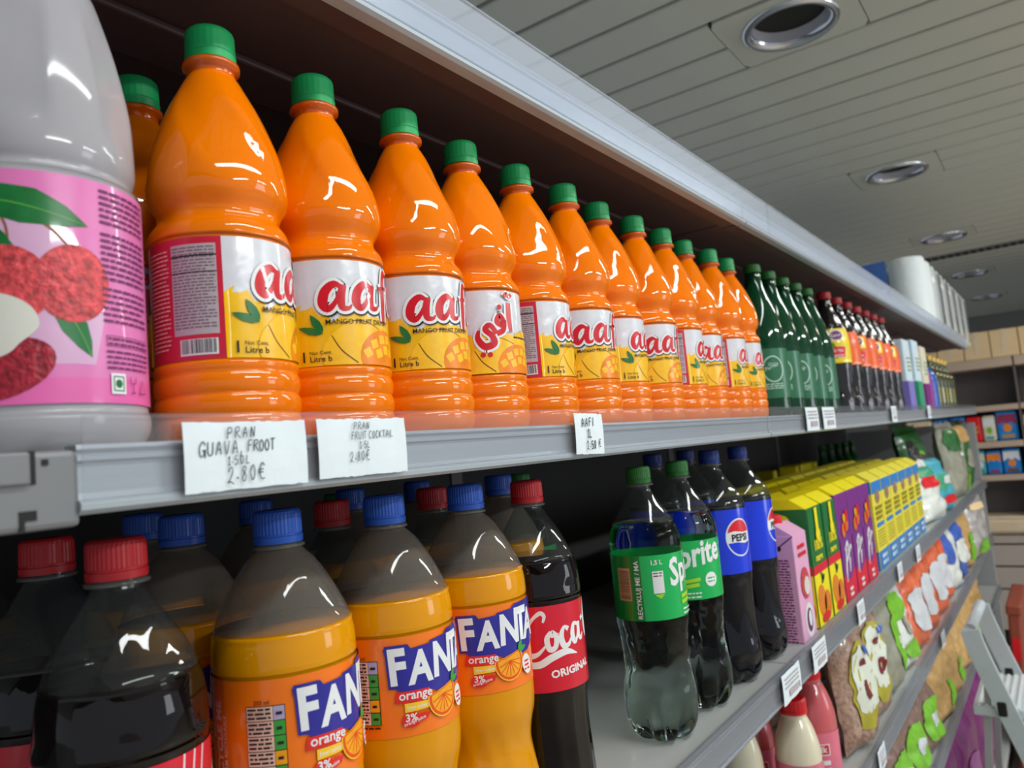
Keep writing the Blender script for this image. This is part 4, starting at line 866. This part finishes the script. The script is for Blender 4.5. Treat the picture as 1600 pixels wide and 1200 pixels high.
bag('grain_bag', 'white grain bag with lime green print in front of the lentils', 2.005, .408, S4, .138, .190, .05, 'bag_white', [(-.7, .5, .1, .75, 'lime_print'), (.1, .5, -.3, .15, 'bag_grey'), (-.3, .8, -.8, -.4, 'lime_print')], YB, -.20, 4, 'grain bags')
for i, (x, y, hh) in enumerate([(2.17, .405, .19), (2.34, .405, .20), (2.53, .405, .20), (2.24, .54, .21), (2.72, .41, .19)]):
    bag('lentil_bag', ['orange lentil bag with silver label, nearest of the lentil bags', 'orange lentil bag with silver label in the middle of the lentils', 'orange lentil bag with silver label, third in front', 'orange lentil bag behind the two nearest lentil bags', 'orange lentil bag next to the blue and white bags'][i], x+.02, y, S4, .142, hh+.01, .06, 'lentil', [(-.55, .55, -.6, .4, 'silver_label')], YB, -.16, 20+i, 'orange lentil bags')
bag('sugar_bag', 'white bag with blue print after the lentil bags', 2.95, .405, S4, .15, .20, .06, 'bag_white', [(-.8, .0, -.2, .8, 'bag_blue'), (.2, .85, -.8, -.2, 'bag_blue')], YB, -.15, 31, 'blue and white bags')
bag('sugar_bag', 'blue and white bag behind the first blue print bag', 3.15, .405, S4, .15, .20, .06, 'bag_blue', [(-.5, .6, -.5, .3, 'bag_white')], YB, -.12, 32, 'blue and white bags')
bag('kraft_bag', 'tan paper bag with green band near the far end of the fourth shelf', 3.37, .405, S4, .17, .20, .06, 'kraft', [(-.1, .8, -.8, .2, 'lime_print')], YB, -.1, 33, 'bags at the far end')
bag('clear_bag', 'pale clear bag with green foot hanging over the far end of the fourth shelf', 3.62, .385, S4, .20, .212, .06, 'foil', [(-.5, .8, -.85, -.35, 'lime_print'), (-.7, .7, .72, .95, 'card')], YB, -.02, 34, 'bags at the far end')
for i, (x, base) in enumerate([(1.98, 'bag_dark'), (2.46, 'lentil'), (2.67, 'bag_brown'), (2.88, 'bag_white'), (3.10, 'bag_dark'), (3.34, 'bag_green')]):
    bag('stacked_bag', ['black bag in the shade behind the white grain bag', 'orange bag in the shade behind the middle lentil bags', 'brown bag in the shade behind the third lentil bag', 'white bag in the shade behind the blue print bag', 'black bag in the shade behind the blue bag', 'dark green bag in the shade behind the tan paper bag'][i], x, .545, S4, .165, .20, .06, base, [(-.4, .5, -.3, .4, 'bag_green' if i % 2 else 'foil')], YB, -.05, 90+i, 'second row bags')
# far part of the lower shelf
bag('snack_bag', 'white, red and green bag after the yellow and blue cartons', 2.70, .400, S3, .17, .165, .07, 'bag_white', [(-.8, .8, .1, .55, 'pack_red'), (-.8, .8, .5, .9, 'mint')], YB, -.25, 41, 'bags on the lower shelf')
bag('snack_bag', 'teal and green striped bag lying past the yellow cartons', 2.95, .400, S3, .18, .175, .07, 'pack_teal', [(-.8, .2, -.3, .3, 'mint'), (-.2, .8, -.1, .2, 'bag_white'), (-.6, .7, -.8, -.5, 'pack_red')], YB, -.25, 42, 'bags on the lower shelf')
bag('salad_bag', 'large dark green clear bag with lime corner at the end of the lower shelf', 3.45, .405, S3, .19, .265, .08, 'bag_grey', [(.3, .9, -.9, -.2, 'lime_print'), (-.9, .4, .25, .9, 'bag_green'), (-.2, .3, .1, .2, 'white')], YB, -.10, 43, 'bags on the lower shelf')
bag('salad_bag', 'dark green leafy bag behind the yellow and blue cartons', 3.20, .47, S3, .19, .265, .08, 'bag_green', [(-.3, .3, -.3, .4, 'lime_print'), (-.8, -.3, .2, .7, 'bag_dark')], YB, -.10, 44, 'bags on the lower shelf')
bag('salad_bag', 'dark green bag with kraft seal at the very end of the lower shelf', 3.80, .42, S3, .19, .265, .08, 'bag_green', [(-.8, .6, .4, .95, 'kraft'), (-.3, .6, -.4, .2, 'bag_grey')], YB, -.06, 45, 'bags on the lower shelf')
# bottom shelf
for i, (x, y, base) in enumerate([(1.60, .41, 'bag_brown'), (1.76, .405, 'bag_brown'), (1.94, .405, 'bag_brown'), (2.13, .40, 'bag_brown'), (2.35, .40, 'kraft'), (2.58, .40, 'kraft'), (2.84, .40, 'kraft'), (3.12, .40, 'kraft'), (3.42, .40, 'kraft')]):
    nm = ['first', 'second', 'third', 'fourth'][i] if i < 4 else nth[i-4]
    bag('legume_bag', ('brown legume bag with lime green label on the bottom shelf, %s from the left' if i < 4 else 'tan bag with green edge on the bottom shelf, %s of the tan ones') % nm, x, y, S5, .146 if i < 4 else .19, .185, .06, base, [(-.55, .85, -.75, .25, 'lime_print'), (-.1, .45, -.45, -.1, 'silver_label')] if i < 4 else [(.30, .92, -.8, -.1, 'lime_print')], YB, -.2, 50+i, 'brown bags on the bottom shelf' if i < 4 else 'tan bags on the bottom shelf')
for i, x in enumerate([1.68, 1.90, 2.25, 2.46, 2.70, 2.98]):
    bag('dark_bag', 'black and green bag standing behind the bottom shelf bags, %s from the left' % nth[i], x, .53, S5, .15, .175, .045, 'bag_dark', [(-.5, .4, -.2, .4, 'bag_green'), (-.3, .5, .5, .8, 'foil')], YB, -.05, 70+i, 'dark bags at the back')
# bags on the base deck
bag('rice_bag', 'purple bag standing on the base deck under the tan bags', 2.62, .375, FZ+.13, .24, .34, .08, 'bag_purple', [(-.4, .5, -.3, .3, 'bottle_purple')], YB, -.02, 81, 'purple bags')
bag('rice_bag', 'crumpled purple bag farther along the base deck', 3.02, .375, FZ+.13, .24, .345, .08, 'bag_purple', [(-.4, .4, .3, .7, 'foil')], YB, .02, 82, 'purple bags')
bag('rice_bag', 'purple bag on the base deck at the bottom edge of the picture', 2.25, .385, FZ+.13, .24, .33, .08, 'bag_purple', [(-.5, .5, -.2, .3, 'bottle_purple')], YB, -.02, 83, 'purple bags')

# ============================================================ ROLLS ON TOP
UZ = 0.333
rollm = mesh('roll', [(*lathe([(0, .045), (.002, .056), (.01, .0605), (.04, .062), (.125, .0625), (.21, .062), (.24, .0605), (.248, .056), (.25, .045), (.25, .02), (.22, .019)], 40, 1, lambda z, a, r: r+.0006*sin(9*a+z*40), True, True), 'roll', True)])
corem = mesh('core', [(*lathe([(.19, .0185), (.2515, .0185)], 24, 0, None, True, True), 'roll_core', True)])
for k in range(6):
    x = 3.20+.255*k; m = ['nearest', 'second', 'third', 'fourth', 'fifth', 'farthest'][k]
    t = thing('kitchen_roll_pack', ('%s pack of white kitchen rolls on top of the shelving' % m) + (' with a big blue square' if k == 0 else ''), 'paper rolls', 'kitchen roll packs', (x, .470, UZ))
    for dx in (-.063, .063):
        for dy in (-.063, .063):
            r_ = ob('roll', rollm, t, (dx, dy, 0), (0, 0, dx*9+dy*5)); ob('core', corem, r_)
    if k == 0: ob('label', mesh('label', [(*box(-.1275, -.1258, -.005, .128, .045, .245), 'roll_blue')] + face_mx([(rows(-.08, .0, .14, 1, .02, .008, 3), 'ice')], -.1275)), t)
    wr = mesh('wrap', [(*box(-.127, .127, -.127, .127, -.0005, .254, .03), 'pet_bag', True)])
    if k > 0: ob('wrap', wr, t)
# sheets of clear film hanging under the rolls at the far end
# ============================================================ PRICE TAGS
GL = {'P': [[(0, 0), (.06, 1)], [(.06, .95), (.4, 1.02), (.5, .75), (.3, .5), (.05, .5)]], 'R': [[(0, 0), (.04, 1)], [(.0, .95), (.4, 1.02), (.45, .7), (.1, .5)], [(.15, .5), (.6, .0)]], 'A': [[(0, 0), (.28, 1), (.5, .02)], [(.1, .4), (.45, .42)]],
      'N': [[(0, 0), (.08, .95)], [(.08, .95), (.42, .05)], [(.42, .05), (.52, 1)]], 'G': [[(.55, .85), (.3, 1.05), (.02, .6), (.1, .05), (.4, .05), (.5, .4)], [(.28, .42), (.62, .44)], [(.56, .44), (.56, -.1)]], 'U': [[(0, 1), (.03, .2), (.25, 0), (.45, .25), (.5, 1)]],
      'V': [[(0, 1), (.22, 0), (.5, 1)]], 'F': [[(0, 0), (.05, 1)], [(.05, 1), (.5, 1.02)], [(.04, .55), (.4, .57)]], 'O': [[(.25, 1), (.02, .6), (.12, .02), (.38, .05), (.48, .6), (.25, 1)]], 'T': [[(.25, 0), (.27, 1)], [(-.02, 1), (.58, 1.02)]], 'I': [[(.1, 0), (.12, 1)]],
      'C': [[(.5, .9), (.25, 1.02), (.03, .5), (.18, .0), (.5, .12)]], 'K': [[(0, 0), (.04, 1)], [(.45, 1), (.06, .5)], [(.06, .5), (.5, 0)]], 'L': [[(.05, 1), (.02, .0)], [(.02, 0), (.5, .06)]], '1': [[(.0, .75), (.2, 1)], [(.2, 1), (.15, 0)], [(-.02, 0), (.36, .02)]], '5': [[(.45, 1), (.1, .97)], [(.1, .97), (.06, .55)], [(.06, .55), (.4, .55), (.42, .1), (.02, .02)]],
      '0': [[(.22, 1), (.0, .55), (.15, 0), (.38, .3), (.36, .85), (.22, 1)]], '2': [[(.02, .75), (.25, 1.02), (.4, .72), (.2, .3), (.0, .02)], [(.0, .02), (.2, .08), (.5, -.1)]], '8': [[(.38, .9), (.15, .98), (.1, .7), (.36, .35), (.25, .0), (.04, .2), (.3, .65), (.38, .9)]], '.': [], ',': [[(.12, .16), (.0, -.24)]],
      '€': [[(.6, .9), (.35, 1.05), (.14, .5), (.3, .02), (.62, .02)], [(.0, .6), (.5, .64)], [(.0, .42), (.48, .45)]], ' ': []}
ADV = {'I': .28, '.': .36, ',': .4, ' ': .35, '1': .46}
def hand(s, x, y, h, wd, sp=.68, slope=0.0, seed=1):
    rg = random.Random(seed); out = []; cx = x
    for ch in s:
        if ch == '.': out.append(ell(cx+.06*h, y+.30*h, max(.08*h, wd*.8), max(.08*h, wd*.8), 8))
        for st in GL[ch]:
            pts = [(cx+a*h*.86+b*h*.06, y+(cx-x)*slope+b*h+(rg.random()-.5)*h*.05) for a, b in st]
            out.append(ribbon(pts, wd, 5 if len(pts) > 2 else 1))
        cx += ADV.get(ch, sp)*h
    return join(*out)
def price_tag(label, x0, x1, z0, z1, writing, y=FY-.0098, tilt=0.0, group='handwritten price tags', seed=1, m='ink'):
    t = thing('price_tag', label, 'price tag', group, (x0, y, z0)); wd, h = x1-x0, z1-z0; rg = random.Random(seed)
    n = 24
    top = [(wd*i/n, h+(rg.random()-.5)*.0007) for i in range(n+1)]; bot = [(wd*(n-i)/n, (rg.random()-.5)*.0007) for i in range(n+1)]
    V = []; F = []
    for i in range(n+1):
        bx = wd*i/n
        for k in range(5):
            f = k/4; z = (rg.random()-.5)*.0007 if k == 0 else (h+(rg.random()-.5)*.0007 if k == 4 else h*f)
            V.append((bx, -.0006*sin(f*PI)-.0004*sin(i*.5), z))
    for i in range(n):
        for k in range(4): F.append((i*5+k, (i+1)*5+k, (i+1)*5+k+1, i*5+k+1))
    b = len(V); V2 = [(a, q+.0004, c) for a, q, c in V]
    o = ob('paper', mesh('paper', [(V, F, 'paper', True), (V2, [f[::-1] for f in F], 'paper', True)]), t)
    if writing: ob('handwriting' if group.startswith('hand') else 'print', mesh('handwriting', [([(a, -.0014, c) for a, c in writing[0]], writing[1], m)]), t)
    t.rotation_euler = (0, tilt, 0)
    return t
W1 = join(hand('PRAN', .0228, .0252, .0054, .00055, .82, .03), hand('GUAVA,', .0072, .0172, .0066, .00055, .68, .03), hand('FROOT', .0342, .0184, .0056, .00055, .60, .03), hand('1.50L', .0225, .0122, .0043, .0005, .78, .03), hand('2.80', .0218, .0034, .0076, .00055, .66, .05), hand('€', .0392, .0044, .0074, .00055))
price_tag('large torn white price tag reading guava froot under the nearest juice bottle', .2015, .2732, -.0058, .0278, W1, seed=2)
W2 = join(hand('PRAN', .0262, .0268, .0042, .00042, .80, .02), hand('FRUIT COCKTAIL', .0240, .0212, .0042, .00040, .66, .02), hand('1.5L', .0300, .0158, .0040, .00042, .66, .02), hand('2.80€', .0220, .0084, .0054, .00045, .62, .05))
price_tag('torn white price tag reading fruit cocktail, right of the guava one', .2811, .3508, -.0052, .0280, W2, seed=3)
W3 = join(hand('AAFI', .0100, .0232, .0072, .0009, .86, .06), hand('1L', .0190, .0142, .0072, .0009, .70, .03), hand('2.50', .0165, .0040, .0070, .0009, .70, .04), hand('€', .0370, .0062, .0062, .0008))
price_tag('narrow white price tag with bold handwriting under the middle juice bottles', .5548, .6030, -.0060, .0290, W3, tilt=.03, seed=5, m='ink_dark')
def printed(wd, h, seed): return join(rows(wd*.1, wd*.9, h*.85, 3, h*.14, h*.06, seed, .4), rows(wd*.3, wd*.9, h*.40, 1, h*.2, h*.22, seed+1, .1))
for i, (lab, lv, x0, x1) in enumerate([
    ('white price tag on the middle rail under the first green water bottles', 'middle', 1.270, 1.345), ('small beige price tag on the middle rail under the green water bottles', 'middle', 1.375, 1.46),
    ('white price tag on the middle rail under the iced tea', 'middle', 2.02, 2.09), ('white price tag on the middle rail under the far household packs', 'middle', 2.62, 2.69),
    ('white price tag on the lower rail under the blue label cola', 'lower', 1.005, 1.085), ('white price tag on the lower rail below the pink carton', 'lower', 1.150, 1.225),
    ('small white price tag on the lower rail below the purple cartons', 'lower', 1.445, 1.500), ('white price tag on the lower rail below the first yellow carton', 'lower', 1.845, 1.900),
    ('white price tag on the lower rail below the last yellow cartons', 'lower', 2.10, 2.16), ('white price tag on the fourth rail below the bean bags', 'fourth', 1.46, 1.52), ('white price tag on the fourth rail below the lentils', 'fourth', 2.30, 2.37)]):
    rz = LEV[lv][1]
    price_tag(lab, x0, x1, rz+.003, rz+.041, printed(x1-x0, .038, i), group='printed price tags', seed=20+i, m='print_grey')

# ============================================================ SHELVING ACROSS THE END OF THE AISLE
EX = 5.2
es = thing('end_shelving', 'beige and grey shelving across the far end of the aisle', 'shelving', None, (EX, 0, FZ))
def eb(n, x0, x1, y0, y1, z0, z1, m, bev=.004): return ob(n, mesh(n, [(*box(x0-EX, x1-EX, y0, y1, z0-FZ, z1-FZ, bev), m)]), es)
for j, (y0, y1) in enumerate([(-.95, -.24), (-.232, .20), (.208, .95)]):
    eb('back_panel', 5.50, 5.52, y0, y1, FZ, .30, 'shelf_grey')
    for z0, z1 in ((.245, .30), (-.005, .028), (-.215, -.180), (-.405, -.372)): eb('board', 5.2, 5.5, y0, y1, z0, z1, 'shelf_beige')
    for z0, z1 in ((-.76, -.715), (-.885, -.77), (-1.012, -.895), (-1.245, -1.022)): eb('drawer_front', 5.2, 5.24 if z0 > -.8 else 5.26, y0, y1, z0, z1, 'drawer')
    eb('gap_shade', 5.24, 5.5, y0, y1, FZ, -1.25, 'black')  # black block painting the shade of the open gap beneath the drawers
eb('counter_top', 5.2, 5.5, -.95, .95, -.722, -.715, 'shelf_beige', .002)
for y in (-.238, .204): eb('upright', 5.21, 5.5, y-.004, y+.004, FZ, .245, 'shelf_grey', .001)
for i, (y0, y1) in enumerate([(.44, .575), (.305, .435), (.165, .30), (.02, .16), (-.12, .015), (-.26, -.125), (.58, .72)]):
    t = thing('cardboard_box', ['plain light box on the end shelving hidden mostly by the rolls', 'plain light box at the end of the roll packs on the end shelving', 'plain light tan box on the end shelving near the right edge', 'plain light tan box on the end shelving at the right edge', 'plain tan box on the end shelving just outside the right edge', 'farthest right plain tan box on the end shelving', 'plain light box at the left end of the end shelving'][i], 'box', 'light boxes on the end shelving', (5.33, (y0+y1)/2, .301))
    ob('body', mesh('body', [(*box(-.12, .12, -(y1-y0)/2, (y1-y0)/2, 0, .157, .003), 'card')]), t); ob('tape', mesh('tape', [(*box(-.1215, .1215, -.012, .012, .02, .1585), 'cream')]), t)
def epack(label, y0, y1, z, h, base, lay):
    wd = y1-y0
    t = thing('snack_pack', label, 'pack', 'snack packs on the end shelving', (5.30, (y0+y1)/2, z+.001))
    ob('body', mesh('body', [(*box(-.06, .06, -wd/2, wd/2, 0, h, .012), base)]), t)
    ob('print', mesh('print', face_mx([(sh, m) for sh, m in lay(wd, h)], -.06, .0006)), t)
def star(c1, c2, c3): return lambda wd, h: [(poly([(-wd*.45, h*.5), (-wd*.2, h*.62), (0, h*.55), (wd*.2, h*.62), (wd*.45, h*.5), (wd*.42, h*.88), (-wd*.42, h*.88)]), c1), (ell(0, h*.42, wd*.2, h*.14), c2), (rect(-wd*.3, h*.08, wd*.3, h*.2), c3)]
z4 = -.18
epack('cream snack pack at the left under the middle shelf end', .66, .80, z4, .15, 'pack_cream', star('card', 'white', 'brown'))
epack('green and orange snack pack beside the cream one', .565, .650, z4, .15, 'pack_blue', star('mint', 'pack_orange', 'amber'))
epack('blue snack pack with dark picture beside the red pack', .485, .560, z4, .155, 'pack_blue', star('brown', 'white', 'pack_blue'))
epack('bright red snack pack with pale script on the end shelving', .405, .480, z4, .150, 'pack_red', lambda wd, h: [(rows(-wd*.3, wd*.3, h*.62, 2, h*.16, h*.11, 5), 'gold')])
epack('cream and teal snack pack right of the red pack', .335, .400, z4, .150, 'pack_cream', star('white', 'lime_print', 'pack_teal'))
epack('tall blue and maroon snack pack on the end shelving', .225, .330, z4, .170, 'pack_blue', star('pack_maroon', 'pack_orange', 'gold'))
epack('violet snack pack at the right edge of the end shelving', .12, .20, z4, .155, 'pack_maroon', star('pack_cream', 'white', 'gold'))
z5 = -.371
epack('blue snack pack with orange bowl on the second end shelf', .330, .405, z5, .135, 'pack_blue', star('pack_orange', 'pack_blue', 'pack_maroon'))
epack('blue snack pack with white bowl at the right edge', .235, .325, z5, .145, 'pack_blue', star('white', 'pack_orange', 'brown'))
epack('narrow teal snack pack next to the blue bowl pack', .41, .45, z5, .14, 'pack_teal', star('pack_cream', 'white', 'mint'))
t = thing('storage_box', 'rounded cream box on the counter of the end shelving', 'box', None, (5.33, .30, -.714))
ob('body', mesh('body', [(*box(-.10, .10, -.16, .16, 0, .092, .02), 'cream')]), t); ob('lid', mesh('lid', [(*box(-.102, .102, -.162, .162, .086, .104, .008), 'cream')]), t); ob('print', mesh('print', face_mx([(rows(-.12, .0, .07, 4, .014, .005, 4), 'card')], -.1005, .001)), t)

# ============================================================ STEP STOOL AND BOX IN THE AISLE
st = thing('step_ladder', 'pale grey folding step ladder standing in the aisle by the shelves', 'step ladder', None, (2.40, 0.12, FZ))
def slab(pts, wd, th):                              # flat rail through points, thin in x
    V, F = [], []
    P = cr(pts, 4)
    for i, p in enumerate(P):
        a, b = P[max(i-1, 0)], P[min(i+1, len(P)-1)]; d = Vector((0, b[1]-a[1], b[2]-a[2])).normalized(); n_ = Vector((0, -d.z, d.y))
        for sx, sn in ((-1, -1), (1, -1), (1, 1), (-1, 1)): V.append((p[0]+sx*th/2, p[1]+n_.y*sn*wd/2, p[2]+n_.z*sn*wd/2))
    for i in range(len(P)-1):
        for k in range(4): F.append((i*4+k, i*4+(k+1) % 4, (i+1)*4+(k+1) % 4, (i+1)*4+k))
    F += [(3, 2, 1, 0), tuple((len(P)-1)*4+k for k in range(4))]
    return V, F
def lp(x, y, z): return (x-2.40, y-.12, z-FZ)
for x in (2.26, 2.56):
    ob('front_rail', mesh('front_rail', [(*slab([lp(x, .262, -.545), lp(x, .250, -.60), lp(x, .205, -.74), lp(x, .13, -.96), lp(x, .00, -1.34)], .042, .020), 'ladder')]), st)
    ob('rear_leg', mesh('rear_leg', [(*slab([lp(x+.02, .235, -.62), lp(x+.02, .27, -.95), lp(x+.02, .30, -1.345)], .016, .016), 'steel')]), st)
    ob('hinge', mesh('hinge', [(*box(x-2.40-.014, x-2.40+.014, .085, .105, .60, .635, .004), 'black')]), st)
    ob('foot', mesh('foot', [(*box(x-2.40-.014, x-2.40+.014, -.145, -.10, 0, .02, .004), 'black')]), st)
for k, (yc, zc) in enumerate(((.225, -.745), (.135, -1.00))):
    tr_ = ob('tread', mesh('tread', [(*box(-.14, .16, yc-.12-.055, yc-.12+.055, zc-FZ-.012, zc-FZ+.012, .004), 'ladder')]), st)
    for q in range(6): ob('rib', mesh('rib', [(*box(-.135, .155, -.0035, .0035, 0, .003), 'white')]), tr_, (0, yc-.12-.042+.0165*q, zc-FZ+.012))
ob('top_bar', mesh('top_bar', [(*tube([lp(2.26, .262, -.545), lp(2.56, .262, -.545)], .014, 10), 'ladder', True)]), st)
cb = thing('folding_crate', 'brick red folded crate leaning by the shelves behind the step ladder', 'crate', None, (3.55, .272, FZ)); cb.rotation_euler = (.05, 0, 0)
ob('panel', mesh('panel', [(*box(-.20, .20, -.02, .02, 0, .62, .008), 'terracotta')]), cb)
for z in (.12, .28, .44): ob('slot', mesh('slot', [(*box(-.202, -.15, -.012, .012, z, z+.08), 'pack_red')]), cb)
ob('rim', mesh('rim', [(*box(-.205, .205, -.025, .025, .60, .64, .008), 'terracotta')]), cb)
